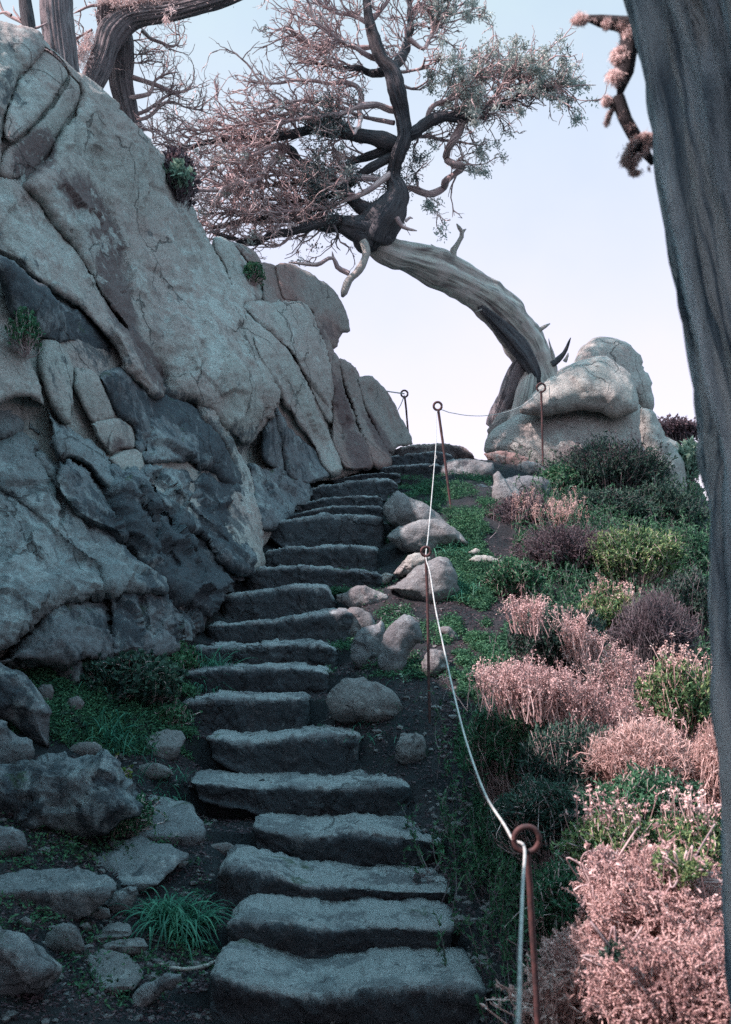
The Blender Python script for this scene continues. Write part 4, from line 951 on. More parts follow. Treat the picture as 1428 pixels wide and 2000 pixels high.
# bleached lichen carpet along the top of the bent limb
def fur(cpath, n, ln, rng, up=.8, spread=.5, droop=0, thr=-.12):
    c = spline(cpath, step=.03); i = rng.integers(0, len(c), n)
    a = rng.normal(0, spread, (n, 3)) + [0, 0, up]; a = nrm(a)
    S = c[i, :3] + a * c[i, 3:4] * 1.0
    d = a * (.35 if droop < -.4 else 1) + rng.normal(0, .6, (n, 3)) * (.7 if droop < -.4 else 1) + [0, 0, droop]; S = S + rng.normal(0, 1, (n, 3)) * c[i, 3:4] * .3; k_ = vn(S, 7 / max(float(c[:, 3].mean()) * 20, .2) * 2, 9) > thr; S, d = S[k_], d[k_]; n = len(S)
    return leaves(S, d, ln * rng.uniform(.5, 1.5, n), ln * .16, rng)
b = Bag(); b.put(*fur(px([(210, 30, 10.55, 25), (262, 26, 10.55, 25), (330, 18, 10.5, 22), (400, 0, 10.4, 18), (440, -10, 10.3, 17)]), 20000, .045, rng, 1.1, .5, 0, -.6))
b.put(*fur(px([(140, 130, 10.4, 8), (150, 124, 10.4, 10), (168, 100, 10.5, 8), (176, 70, 10.6, 6)]), 1800, .045, rng, .3, .8))
b.put(*fur(px([(335, 25, 10.3, 14), (338, 38, 10.3, 8)]), 700, .05, rng, -.2, .8, -.6))
b.obj('lichen_tufts', M['lichenpink'], T2, smooth_=False, kind='stuff')

cc = []
for (x, y, z, sx, sy, sz, n) in [(-3.9, 12.3, 11.2, .45, 1.6, .3, 3400), (-3.9, 12.0, 13.0, .9, 1.3, .3, 3000), (-2.6, 9.6, 10.9, 1.0, .6, .3, 3500), (-5.3, 11.6, 9.8, .4, 1.1, .55, 8000)]:
    q = rng.normal(0, 1, (n, 3)) * [sx, sy, sz] + [x, y, z]; cc.append(q)
c = np.vstack(cc); c = c[(vn(c, 1.6, 41) + .6 * vn(c, 4, 42) > -.1) & ((c[:, 2] > 1.6 + .64 * c[:, 1]) | (c[:, 0] < -.37 * c[:, 1]))]
b = Bag(); b.put(*leaves(c, rng.normal(0, 1, c.shape), .13, .07, rng)); b.obj('crown', M['greendark'], T2, smooth_=False)  # unseen leaf clumps, added to shade the leaning tree and outcrop
# ---- foreground trunk with its overhead crown
T5 = empty('foreground_cypress', (.62, 1.72, 0), label='dark weathered cypress trunk standing close on the right edge', cat='tree')
fr = .27
def lx(v, u, D): return P(u, v, D)[0]
pth = []
for v, u, D in [(3400, 1440, 1.75), (2600, 1432, 1.75), (1990, 1428, 1.75), (1600, 1414, 1.75), (1100, 1396, 1.75), (850, 1386, 1.75), (700, 1360, 1.75), (400, 1302, 1.75), (150, 1264, 1.75), (0, 1234, 1.75), (-400, 1150, 1.75), (-1200, 1010, 1.72), (-2200, 900, 1.7)]:
    q = P(u, v, D); pth.append((q[0] + .022 + fr * 1.02, q[1], q[2], fr))
V_, F_, cp, bk = trunk(pth, ridge=.12, twist=.10, seed=31, k=220, ny=26, step=.02, lump=.018)
add('trunk', V_, [F_] + cp, M['trunkfront'], T5, attrs={'bk': bk})
rng = np.random.default_rng(8)
fl = []
for j, (pl, r0, r1) in enumerate([
 ([(1262,52),(1230,50),(1205,50),(1180,46),(1160,40),(1140,38),(1130,35)],.016,.006),
 ([(1262,62),(1236,72),(1226,95),(1222,130),(1214,165),(1206,190)],.020,.012),
 ([(1206,190),(1204,205),(1222,232),(1238,262),(1252,285),(1275,318)],.014,.012),
 ([(1206,190),(1196,215),(1184,238)],.008,.004), ([(1252,275),(1240,292),(1232,310)],.008,.004)]):
    fl.append(limb(pl, 1.98, r0, r1, T5, mat='barkdark', seed=380 + j, Dj=.01, wob=.004, k=10))
b = Bag()
for (pl, n, ln, up, sp, dr) in [
 ([(1142,38,1.98,5),(1130,36,1.98,9),(1124,38,1.98,5)], 1800, .010, 0, 1, 0), ([(1240,52,1.98,7),(1205,50,1.98,8),(1160,42,1.98,4)], 4400, .010, .3, .8, 0),
 ([(1232,66,1.98,12),(1215,90,1.98,10),(1208,130,1.98,13),(1196,165,1.98,8),(1188,190,1.98,5)], 10400, .018, -.2, .7, -.9),
 ([(1206,195,1.98,7),(1225,240,1.98,7),(1245,275,1.98,8)], 1800, .009, 0, 1, 0),
 ([(1262,270,1.98,10),(1245,286,1.98,13),(1232,305,1.98,13),(1240,325,1.98,7)], 8000, .017, -.1, .9, -.6), ([(1272,325,1.98,4),(1275,335,1.98,5)], 400, .01, -.3, .8, -.6),
 ([(1192,215,1.98,3),(1184,240,1.98,4)], 520, .010, 0, .8, -.6)]:
    b.put(*fur(px(pl), int(n * 1.6), ln * .62, rng, up, sp * .8, dr - .5, -.05))
b.obj('lichen_tufts', M['lichenpink'], T5, smooth_=False, kind='stuff')
# unseen overhead crown, shaped to darken the near steps and spare sunlit plants
n = 26000
c = np.vstack([rng.normal(0, 1, (2 * n, 3)) * [1.9, 1.5, .3] + [-.3, -.7, 4.5], rng.normal(0, 1, (9000, 3)) * [.8, .35, .25] + [-1.1, .9, 4.1]])
cl = vn(c, 1.1, 77) + .5 * vn(c, 2.5, 78); c = c[(cl > -.5) & (c[:, 1] < 1.6) & (c[:, 2] > 3.5)]
_az, _el = radians(-110), radians(47); _d = np.array([math.sin(_az) * math.cos(_el), math.cos(_az) * math.cos(_el), math.sin(_el)])
_r = c - P(1210, 150, 1.98); _q = np.linalg.norm(_r - (_r @ _d)[:, None] * _d, axis=1); c = c[_q > .26]; _l = c - _d * ((c[:, 2] - .5) / _d[2])[:, None]; c = c[~((_l[:, 0] > .5) & (_l[:, 1] > 2.5))]
_z = rng.uniform(.4, 3.3, 12000); _t0 = np.stack([rng.uniform(.42, .75, 12000), rng.uniform(1.5, 1.75, 12000), _z], -1); _hh = rng.uniform(4.2, 4.9, 12000)
c = np.vstack([c, _t0 + _d * ((_hh - _z) / _d[2])[:, None] + rng.normal(0, .07, (12000, 3))])  # leaf band added along the sun's path to shade the trunk
V_, F_ = leaves(c, rng.normal(0, 1, c.shape), .16, .09, rng)
b = Bag(); b.put(V_, F_); b.obj('crown', M['greendark'], T5, smooth_=False)

# ------------------------------------------------------------------ shrubs and ground plants
def sprigs(base, tip, m, per, ln, wd, rng, spread=.6, lo=.35, wig=.03):
    n = len(base); t = np.linspace(0, 1, m)[None, :, None]
    mid = (base + tip) / 2 + rng.normal(0, wig, (n, 3)) * 3
    C = (1 - t) ** 2 * base[:, None] + 2 * t * (1 - t) * mid[:, None] + t ** 2 * tip[:, None]
    tt = rng.uniform(lo, 1, (n, per)); i = np.minimum((tt * (m - 1)).astype(int), m - 2); f = (tt * (m - 1) - i)[..., None]
    r = np.arange(n)[:, None]
    c = C[r, i] * (1 - f) + C[r, i + 1] * f; d = nrm(C[r, i + 1] - C[r, i])
    c = c.reshape(-1, 3); d = d.reshape(-1, 3) + rng.normal(0, spread, c.shape)
    L, Fl = leaves(c, d, ln * rng.uniform(.6, 1.3, len(c)), wd, rng)
    return C, L, Fl

def bush(u, v, ru, rv, seed, leaf, stemmat, label, cat='shrub', D=None, n=700, per=14, ln=.035, wd=.012, name='shrub', kind_='leafy', group=None, ry=None, spread=.6, up=.55, lo=.4, stalkmat=None, stalks=0, sprig=0):
    rng = np.random.default_rng(seed)
    if D is None: D = hit(u, min(v + rv * .9, 1990))
    c = P(u, v, D); rx = ru * D / FPX; rz = rv * D / FPX; ry = ry or (rx + rz) / 2
    gz = float(ground(c[0], c[1])); zb = max(gz, c[2] - 1.6 * rz) - .02
    zb = min(zb, c[2] - .5 * rz)
    a = rng.normal(0, 1, (n, 3)); a[:, 2] = np.abs(a[:, 2]) * 1.1 - .25; a = nrm(a)
    rad = rng.uniform(.55, 1.0, n)[:, None] * (1 + .32 * vn(a * 2.3, 1, seed)[:, None] + .14 * vn(a * 6, 1, seed)[:, None])
    tip = c + a * rad * [rx, ry, rz]
    low = tip[:, 2] < c[2]
    base = np.c_[c[0] + a[:, 0] * rx * rng.uniform(.0, .6, n), c[1] + a[:, 1] * ry * rng.uniform(0, .6, n), np.full(n, zb)]
    base[:, 2] = np.where(low, tip[:, 2] - .25 * rz, base[:, 2] + rng.uniform(0, .7, n) * (c[2] - zb))
    tip = tip + rng.normal(0, .04, tip.shape) * rz
    root_ = empty(name, (c[0], c[1], gz), label=label, cat=cat, group=group)
    if sprig:
        dr = nrm(a * [1, 1, .6] + [0, 0, .5] + rng.normal(0, .45, a.shape))
        C, L, Fl = sprigs(tip - dr * sprig * rng.uniform(.6, 1.3, (n, 1)), tip, 6, per, ln, wd, rng, spread, .0, wig=.004)
        Cs = sprigs(base[::5], (tip - dr * sprig)[::5], 8, 1, ln, wd, rng, spread, .5, wig=.03)[0]
        b = Bag(); V_, F_ = tubes(Cs, .004, .0018, 4); b.put(V_, F_, bk=V_ * 2); V_, F_ = tubes(C, .0024, .0012, 3)
    else:
        C, L, Fl = sprigs(base, tip, 6, per, ln, wd, rng, spread, lo)
        b = Bag(); V_, F_ = tubes(C, .0028 + .0006 * D / 5, .0012, 3)
    b.put(V_, F_, bk=V_ * 2)
    b.obj('stems', M[stemmat], root_, kind='stuff')
    b = Bag(); b.put(L, Fl); b.obj('foliage', M[leaf], root_, smooth_=False, kind='stuff')
    if stalks:
        i = rng.choice(np.nonzero(a[:, 2] > .1)[0], stalks)
        s0 = tip[i] - [0, 0, .04]; C2 = grow(s0, rng.normal(0, .25, (stalks, 3)) + [0, 0, 1], rng.uniform(.06, .18, stalks), 5, .12, (0, 0, 1), .1, rng)
        b = Bag(); V_, F_ = tubes(C2, .0022, .0014, 3); b.put(V_, F_)
        h = np.repeat(C2[:, -1], 9, 0) + rng.normal(0, .006, (stalks * 9, 3)); V_, F_ = leaves(h, rng.normal(0, 1, h.shape), .014, .009, rng); b.put(V_, F_)
        b.obj('stalks', M[stalkmat or 'straw'], root_, smooth_=False, kind='stuff')
    return root_

def stalkbed(line, width, seed, mat, label, n=500, h=.22, D=None, group=None, cat='dry plant', name='dry_stalks'):
    """upright dead stems with seed heads, standing along a line of pixels (ground line)"""
    rng = np.random.default_rng(seed)
    p = np.array([P(u, v, D if D else hit(u, v)) for u, v in line])
    l = spline(p, n=60) if len(p) > 2 else spline(p, 60)
    i = rng.integers(0, 60, n); s = l[i] + rng.normal(0, 1, (n, 3)) * [width, width, 0]
    kk = vn(s, 3.5, seed) > -.28; s, i = s[kk], i[kk]; n = len(s)
    s[:, 2] = np.maximum(ground(s[:, 0], s[:, 1]), s[:, 2] - .08) - .02
    top = l[i][:, 2]
    L = np.maximum(top + h * rng.uniform(.45, 1.15, n) - s[:, 2], .08)
    C = grow(s, rng.normal(0, .3, (n, 3)) + [-.05, 0, 1], L * rng.uniform(.7, 1.15, n), 7, .10, (0, 0, 1), .12, rng)
    rt = empty(name, (l[30][0], l[30][1], float(ground(l[30][0], l[30][1]))), label=label, cat=cat, group=group)
    b = Bag(); V_, F_ = tubes(C, .0026, .0016, 3); b.put(V_, F_)
    S2, T2_, _ = pick(C, n * 3, rng, .5, .95); C2 = grow(S2, T2_ + rng.normal(0, .45, S2.shape), rng.uniform(.03, .09, len(S2)), 4, .1, (0, 0, 1), .3, rng)
    V_, F_ = tubes(C2, .0017, .0012, 3); b.put(V_, F_)
    b.obj('stems', M[mat], rt, smooth_=False, kind='stuff')
    tips = np.concatenate([C[:, -1], C2[:, -1]]); q = 10
    hc = np.repeat(tips, q, 0) + rng.normal(0, .007, (len(tips) * q, 3)); V_, F_ = leaves(hc, rng.normal(0, 1, hc.shape), .011, .006, rng)
    S3, T3_, _ = pick(C, n * 10, rng, .25, 1); V4, F4 = leaves(S3, T3_ * .8 + rng.normal(0, .4, S3.shape), .022, .004, rng)
    b = Bag(); b.put(V_, F_); b.put(V4, F4); b.obj('seed_heads', M[mat], rt, smooth_=False, kind='stuff')
    return rt

def grass(u, v, n, L, seed, label, spread=.05, mat='grass', D=None, w=.006, name='grass_tuft', cat='grass tuft', droop=.5, lean=(0, 0, 0), group=None):
    rng = np.random.default_rng(seed)
    if D is None: D = hit(u, v)
    c = P(u, v, D); S = c + rng.normal(0, spread, (n, 3)) * [1, 1, 0]; S[:, 2] = np.maximum(ground(S[:, 0], S[:, 1]), c[2] - .05) - .01
    a = rng.uniform(0, 2 * np.pi, n); o = np.stack([np.cos(a), np.sin(a), a * 0], -1)
    ln = L * rng.uniform(.5, 1.2, n); m = 9; t = np.linspace(0, 1, m)[None, :, None]
    out = rng.uniform(.25, .8, n)[:, None]; lift = rng.uniform(.5, .95, n)[:, None]
    C = S[:, None] + t * (o * out * ln[:, None])[:, None] + (t * lift[:, None] * ln[:, None, None] - droop * t ** 2.4 * ln[:, None, None]) * np.array([0, 0, 1.]) + t ** 1.5 * np.array(lean) * ln[:, None, None]
    T = nrm(np.gradient(C, axis=1)); sd = nrm(np.cross(T, rng.normal(0, .25, (n, 1, 3)) + [0, 0, 1]))
    ww = (w * np.sin(np.pi * np.clip(t * .8 + .2, 0, 1)) ** .6 * rng.uniform(.6, 1.2, (n, 1, 1)))
    ww[:, -1] = .0003
    V = np.stack([C - sd * ww / 2, C + sd * ww / 2], 2); idx = np.arange(n * m * 2).reshape(n, m, 2)
    F = np.stack([idx[:, :-1, 0], idx[:, :-1, 1], idx[:, 1:, 1], idx[:, 1:, 0]], -1).reshape(-1, 4)
    return add(name, V.reshape(-1, 3), [F], M[mat], label=label, cat=cat, group=group)

# right hillside, far to near
bush(1325, 838, 55, 26, 901, 'purple', 'twiggrey', 'small distant shrub on the skyline behind the right outcrop', D=17, n=400, per=12, ln=.05, wd=.03)
bush(1345, 900, 22, 40, 902, 'sage', 'twiggrey', 'pale succulent plant clinging to the outer rock rib, the upper of two', cat='succulent', D=13, n=130, per=16, ln=.07, wd=.05, name='succulent')
bush(1350, 975, 20, 34, 903, 'sage', 'twiggrey', 'pale succulent plant clinging to the outer rock rib, the lower of two', cat='succulent', D=13, n=110, per=16, ln=.07, wd=.05, name='succulent')
bush(1190, 925, 125, 70, 904, 'greendark', 'twiggrey', 'large dark twiggy shrub in front of the right outcrop', D=11.6, n=2600, per=13, ln=.035, wd=.016, stalks=250, stalkmat='purple')
bush(1095, 940, 38, 30, 905, 'green', 'twig', 'small bright green shrub by the far ringed stake', D=11.4, n=600, per=18, ln=.035, wd=.016)
bush(1290, 1010, 80, 70, 906, 'greendark', 'twiggrey', 'dark green shrub at the foot of the right rock pillar', D=11.0, n=1500, per=16, ln=.04, wd=.018)
bush(1180, 1000, 90, 50, 907, 'greendark', 'twiggrey', 'low dark green shrub in the middle of the upper slope', D=10.6, n=1300, per=16, ln=.035, wd=.016)
bush(1330, 1090, 60, 60, 908, 'green', 'twiggrey', 'green shrub close to the leaning trunk, half way up the slope', D=9.8, n=1000, per=16, ln=.035, wd=.016)
bush(1020, 1015, 75, 62, 909, 'purple', 'twiggrey', 'brown leafless twiggy shrub round the pointed rock', D=9.9, n=1500, per=7, ln=.025, wd=.010, lo=.6)
stalkbed([(1040, 1030), (1075, 1035), (1120, 1045)], .10, 910, 'straw', 'pale dry stalks standing in the brown twiggy shrub', n=90, h=.30, D=9.7)
bush(1110, 1085, 115, 62, 911, 'purple', 'twiggrey', 'broad purplish brown shrub below the pointed rock', D=9.2, n=2400, per=9, ln=.028, wd=.010)
bush(1245, 1085, 95, 55, 912, 'greenlit', 'twig', 'yellow green shrub catching light on the upper slope', D=8.9, n=1700, per=18, ln=.035, wd=.014)
bush(1345, 1180, 55, 70, 913, 'greendark', 'twiggrey', 'dark shrub beside the leaning trunk below the green one', D=8.2, n=1000, per=14, ln=.03, wd=.013)
bush(1190, 1195, 62, 50, 914, 'greenlit', 'straw', 'loose yellow green plant with pale curved stems', D=7.6, n=700, per=14, ln=.04, wd=.012, stalks=60)
bush(1275, 1230, 85, 85, 915, 'purple', 'twiggrey', 'fan shaped bare grey shrub leaning to the right', D=7.3, n=2000, per=5, ln=.02, wd=.007, lo=.7)
bush(1000, 1130, 60, 34, 916, 'green', 'twig', 'low green herb patch under the purplish shrub', D=8.6, n=600, per=18, ln=.03, wd=.014, name='herb_patch', cat='herb')
bush(1085, 1245, 95, 60, 917, 'greendark', 'twiggrey', 'rounded dark shrub between the two rows of pink stalks', D=6.7, n=1900, per=17, ln=.03, wd=.010)
stalkbed([(1030, 1200), (1065, 1210), (1105, 1240), (1140, 1275), (1190, 1300), (1225, 1340)], .06, 918, 'pink', 'upper row of pinkish dry stalks, crowning the rounded dark shrub', n=480, h=.09, D=6.3)
bush(1330, 1365, 75, 75, 919, 'greenlit', 'straw', 'bright yellow green shrub next to the leaning trunk', D=5.4, n=1300, per=20, ln=.035, wd=.010, stalks=120)
stalkbed([(990, 1340), (1040, 1355), (1110, 1375), (1170, 1400), (1230, 1430), (1300, 1470), (1350, 1520)], .09, 920, 'pink', 'lower row of pinkish dry stalks sweeping down to the right', n=900, h=.10, D=5.4)
bush(1260, 1480, 110, 70, 921, 'straw', 'straw', 'tangle of bleached dry stems in the sun below the stalk rows', D=4.9, n=2600, per=12, ln=.028, wd=.0038, lo=.3)
bush(1395, 1500, 40, 90, 922, 'straw', 'straw', 'bleached dry shrub touching the leaning trunk', D=4.8, n=1200, per=12, ln=.028, wd=.0038, lo=.3)
bush(1000, 1440, 95, 80, 923, 'green', 'twig', 'dark feathery green shrub right of the rope', D=5.7, n=1700, per=20, ln=.035, wd=.008)
bush(1125, 1500, 105, 85, 924, 'greendark', 'twig', 'deep green feathery shrub in the middle of the lower slope', D=5.1, n=2000, per=20, ln=.035, wd=.008)
bush(1060, 1580, 90, 55, 925, 'greendark', 'twig', 'shaded ragged shrub above the nearest ring', D=4.7, n=1100, per=16, ln=.03, wd=.008)
bush(1260, 1575, 100, 55, 926, 'green', 'twig', 'green shrub under the bleached tangle', D=4.3, n=1400, per=18, ln=.028, wd=.008)
bush(1200, 1650, 85, 50, 927, 'greenlit', 'twig', 'yellow green shrub right of the nearest ring', D=4.0, n=1500, per=20, ln=.022, wd=.008, stalks=50, stalkmat='pink')
bush(1360, 1650, 65, 55, 928, 'greenlit', 'straw', 'yellow green shrub behind the pink shrub by the trunk', D=3.9, n=1100, per=20, ln=.022, wd=.008, stalks=60, stalkmat='pink')
bush(1105, 1760, 50, 70, 929, 'green', 'twig', 'dark green fern like plant left of the pink shrub', D=3.8, n=700, per=20, ln=.026, wd=.007)
bush(1290, 1790, 165, 120, 930, 'pink', 'straw', 'large dried pink shrub filling the lower right', D=3.25, n=3600, per=42, ln=.0085, wd=.0042, stalks=30, stalkmat='pink', spread=.8, ry=.28, sprig=.055)
bush(1180, 1900, 120, 85, 931, 'pink', 'straw', 'dried pink shrub with bare branches beside the nearest stake', D=3.1, n=1100, per=40, ln=.0085, wd=.0042, spread=.8, ry=.22, sprig=.055)
bush(1340, 1950, 170, 120, 932, 'pink', 'straw', 'dried pink shrub cut off by the bottom right corner', D=2.8, n=3200, per=42, ln=.008, wd=.004, spread=.8, ry=.24, sprig=.05)
bush(1080, 1960, 50, 60, 933, 'straw', 'straw', 'little pale dry plant at the foot of the nearest stake', D=3.0, n=260, per=12, ln=.02, wd=.008)
rng = np.random.default_rng(123)
_b = Bag(); _s = Bag()
for (u0, v0, u1, v1, n_) in [(1060, 1100, 1400, 1420, 1700), (940, 1380, 1400, 1760, 1700), (1060, 940, 1380, 1120, 1300), (1040, 1620, 1140, 1990, 300)]:
    u = rng.uniform(u0, u1, n_); v = rng.uniform(v0, v1, n_)
    gu = np.linspace(u0, u1, 6); gv = np.linspace(v0, v1, 6); Dg = np.array([[hit(x, y) for x in gu] for y in gv])
    D = Dg[np.clip(((v - v0) / (v1 - v0) * 5).round().astype(int), 0, 5), np.clip(((u - u0) / (u1 - u0) * 5).round().astype(int), 0, 5)]
    q = P(u, v, D) + rng.normal(0, .15, (n_, 3)); q[:, 2] = ground(q[:, 0], q[:, 1]) - .01
    t = q + np.c_[rng.normal(0, .07, (n_, 2)), rng.uniform(.10, .32, n_)]
    C, L, Fl = sprigs(q, t, 6, 26, .03, .010, rng, .6, .2); _b.put(L, Fl); V_, F_ = tubes(C, .003, .0012, 3); _s.put(V_, F_, bk=V_ * 2)
_s.obj('undergrowth', M['twiggrey'], smooth_=False, kind='stuff'); _b.obj('undergrowth', M['green'], smooth_=False, kind='stuff')
bush(1215, 1868, 34, 26, 934, 'greendark', 'twig', 'dark green sprigs in the gap between the dried pink shrubs', D=2.92, n=260, per=22, ln=.016, wd=.006, sprig=.05, ry=.08)
bush(1330, 1690, 46, 22, 935, 'greenlit', 'twig', 'low olive sprigs poking out on top of the large pink shrub', D=3.2, n=300, per=22, ln=.016, wd=.006, sprig=.06, ry=.1)
bush(1180, 1700, 34, 44, 936, 'pink', 'twig', 'loose dead pink sprays at the upper left of the large pink shrub', D=3.35, n=260, per=30, ln=.010, wd=.005, sprig=.07, ry=.12)
# left side
bush(245, 1335, 100, 62, 940, 'greendark', 'twig', 'dark leafy ivy shrub at the foot of the cliff', D=6.9, n=1800, per=16, ln=.035, wd=.026)
bush(205, 1290, 50, 20, 941, 'green', 'twig', 'strip of bright small leaves under the cliff base', D=7.2, n=350, per=18, ln=.03, wd=.022, name='herb_patch', cat='herb')
bush(60, 1290, 60, 34, 942, 'green', 'twig', 'green herbs behind the leaning slab at the left edge', D=7.0, n=420, per=16, ln=.035, wd=.022, name='herb_patch', cat='herb')
bush(340, 1290, 45, 26, 943, 'green', 'twig', 'low green herbs at the left ends of the ninth and eighth steps', D=7.4, n=320, per=16, ln=.03, wd=.02, name='herb_patch', cat='herb')
bush(130, 1430, 50, 40, 944, 'greendark', 'twig', 'dark herbs in the hollow right of the leaning slab', D=6.5, n=300, per=14, ln=.035, wd=.024, name='herb_patch', cat='herb')
bush(335, 1400, 40, 22, 945, 'green', 'twig', 'small green weeds left of the seventh step', D=None, n=200, per=14, ln=.022, wd=.014, name='herb_patch', cat='herb')
bush(340, 350, 34, 62, 946, 'purple', 'twiggrey', 'dark succulent clump hanging on the upper edge of the cliff', cat='succulent', D=10.3, n=700, per=14, ln=.05, wd=.035, name='succulent', ry=.3)
bush(348, 345, 14, 26, 947, 'sage', 'twiggrey', 'pale grey green rosette in the dark clump on the cliff edge', cat='succulent', D=10.1, n=90, per=14, ln=.06, wd=.035, name='succulent', ry=.2)
bush(494, 530, 15, 18, 948, 'green', 'twig', 'green moss cushion in the notch below the cliff top', cat='moss', D=11.0, n=260, per=16, ln=.025, wd=.02, name='moss_cushion', ry=.15)
bush(50, 640, 20, 34, 949, 'green', 'twig', 'green herbs growing in the cliff crack at the left edge', D=7.0, n=90, per=12, ln=.03, wd=.02, name='herb_patch', cat='herb', ry=.12)
bush(205, 1520, 32, 16, 950, 'moss', 'twig', 'yellow green moss cushion on the mossy boulder', cat='moss', D=5.95, n=380, per=18, ln=.018, wd=.012, name='moss_cushion', ry=.15)
bush(250, 1590, 36, 34, 951, 'green', 'twig', 'green moss draped at the right foot of the mossy boulder', cat='moss', D=5.75, n=420, per=16, ln=.022, wd=.012, name='moss_cushion', ry=.16)
G_ = 'grass tufts along the stairs'
grass(345, 1815, 420, .36, 960, 'big arching grass tuft among the flagstones left of the third step', spread=.055, w=.0075, droop=.75, group=G_)
grass(410, 1352, 150, .34, 961, 'thin grass tuft spreading over the eighth step', spread=.06, w=.006, group=G_)
grass(215, 1450, 130, .32, 962, 'spiky grass tuft above the mossy boulder', spread=.06, w=.008, group=G_)
grass(315, 1545, 110, .20, 963, 'small grass tuft above the squarish flagstone', spread=.08, w=.005, group=G_)
grass(165, 1345, 60, .25, 964, 'sparse grass beside the square grey stone', spread=.05, w=.007, group=G_)
grass(700, 1420, 120, .16, 965, 'short grass at the foot of the round half-buried boulder', spread=.14, w=.004, group=G_)
grass(885, 1085, 240, .22, 966, 'tall green grass behind the second ring', spread=.09, w=.005, group=G_)
grass(900, 1160, 260, .24, 967, 'green grass beside the dark wedge shaped boulder', spread=.09, w=.005, group=G_)
grass(160, 1640, 80, .10, 968, 'pale moss like grass behind the long flagstone', spread=.12, w=.003, mat='moss', group=G_)
grass(615, 1300, 60, .12, 969, 'wiry grass hanging at the right end of the ninth step', spread=.10, w=.003, group=G_)
grass(790, 965, 160, .14, 970, 'patch of grass between the upper steps and the ledge', spread=.16, w=.004, group=G_)
grass(790, 1330, 26, .10, 971, 'little fern sprouting under the tall dark boulders', spread=.02, w=.014, mat='sage', name='fern', cat='fern')
grass(560, 1674, 36, .07, 972, 'few green blades in the dark hollow left of the fourth step', spread=.1, w=.003, group=G_)

# ground cover, litter and pebbles (uncountable)
rng = np.random.default_rng(99)
def scatter(n, reg):
    """points on the terrain seen inside pixel boxes (u0, v0, u1, v1, weight)"""
    out = []
    for (u0, v0, u1, v1, w) in reg:
        k = int(n * w); u = rng.uniform(u0, u1, k); v = rng.uniform(v0, v1, k)
        cu = np.linspace(u0, u1, 7); cv = np.linspace(v0, v1, 7)
        Dg = np.array([[hit(a, b_) for a in cu] for b_ in cv])
        fu = (u - u0) / (u1 - u0) * 5.999; fv = (v - v0) / (v1 - v0) * 5.999; i = fu.astype(int); j = fv.astype(int); a = fu - i; b_ = fv - j
        D = Dg[j, i] * (1 - a) * (1 - b_) + Dg[j, i + 1] * a * (1 - b_) + Dg[j + 1, i] * (1 - a) * b_ + Dg[j + 1, i + 1] * a * b_
        q = P(u, v, D); q[:, 2] = ground(q[:, 0], q[:, 1]); out.append(q)
    return np.concatenate(out)
q = scatter(50000, [(940, 960, 1110, 1130, .15), (1040, 1080, 1400, 1420, .35), (1000, 1420, 1400, 1750, .3), (860, 1050, 1060, 1330, .6), (900, 1330, 1040, 1500, .15), (760, 930, 960, 1060, .12), (0, 1260, 380, 1480, .10), (1050, 1620, 1200, 2000, .08), (640, 1130, 860, 1330, .06), (0, 1600, 420, 2000, .02), (930, 1500, 1060, 1700, .1)])
q = q[(vn(q, 3.2, 5) + .6 * vn(q, 9, 6)) > -.15]
q3 = np.repeat(q, 5, 0) + rng.normal(0, .016, (len(q) * 5, 3)); q3[:, 2] = np.maximum(q3[:, 2], ground(q3[:, 0], q3[:, 1])) + rng.uniform(0, .03, len(q3))
b = Bag(); b.put(*leaves(q3, rng.normal(0, 1, q3.shape) * [1, 1, .6], rng.uniform(.012, .034, len(q3)), .010, rng)); b.obj('ground_cover', M['green'], smooth_=False, kind='stuff')
q = scatter(34000, [(860, 1050, 1060, 1500, .25), (380, 1480, 1060, 2000, .35), (0, 1480, 400, 2000, .3), (640, 1130, 900, 1480, .15), (330, 1260, 700, 1500, .1)])
b = Bag(); qq = q + rng.normal(0, .002, q.shape) + [0, 0, .006]
b.put(*leaves(qq, rng.normal(0, 1, q.shape) * [1, 1, .22], rng.uniform(.008, .028, len(q)), rng.uniform(.004, .012, len(q)), rng)); b.obj('leaf_litter', M['purple'], smooth_=False, kind='stuff')
# pebbles: squashed low-poly stones
q = scatter(1500, [(840, 1480, 1060, 2000, .3), (0, 1480, 420, 2000, .35), (380, 1540, 900, 2000, .2), (640, 1130, 900, 1480, .15)])
ic = np.array([(0,0,1),(.894,0,.447),(.276,.851,.447),(-.724,.526,.447),(-.724,-.526,.447),(.276,-.851,.447),(.724,.526,-.447),(-.276,.851,-.447),(-.894,0,-.447),(-.276,-.851,-.447),(.724,-.526,-.447),(0,0,-1)])
fc = np.array([(0,1,2),(0,2,3),(0,3,4),(0,4,5),(0,5,1),(1,6,2),(2,7,3),(3,8,4),(4,9,5),(5,10,1),(2,6,7),(3,7,8),(4,8,9),(5,9,10),(1,10,6),(6,11,7),(7,11,8),(8,11,9),(9,11,10),(10,11,6)])
sz = rng.gamma(2, .0045, len(q)) + .004
V_ = (ic[None] * (1 + rng.normal(0, .18, (len(q), 12, 1))) * sz[:, None, None] * rng.uniform([.7, .7, .4], [1.4, 1.4, .8], (len(q), 1, 3)) + q[:, None]).reshape(-1, 3)
b = Bag(); b.put(V_, (fc[None] + np.arange(len(q))[:, None, None] * 12).reshape(-1, 3), stain=np.zeros((len(V_), 3))); b.obj('pebbles', M['stone'], smooth_=False, kind='stuff')
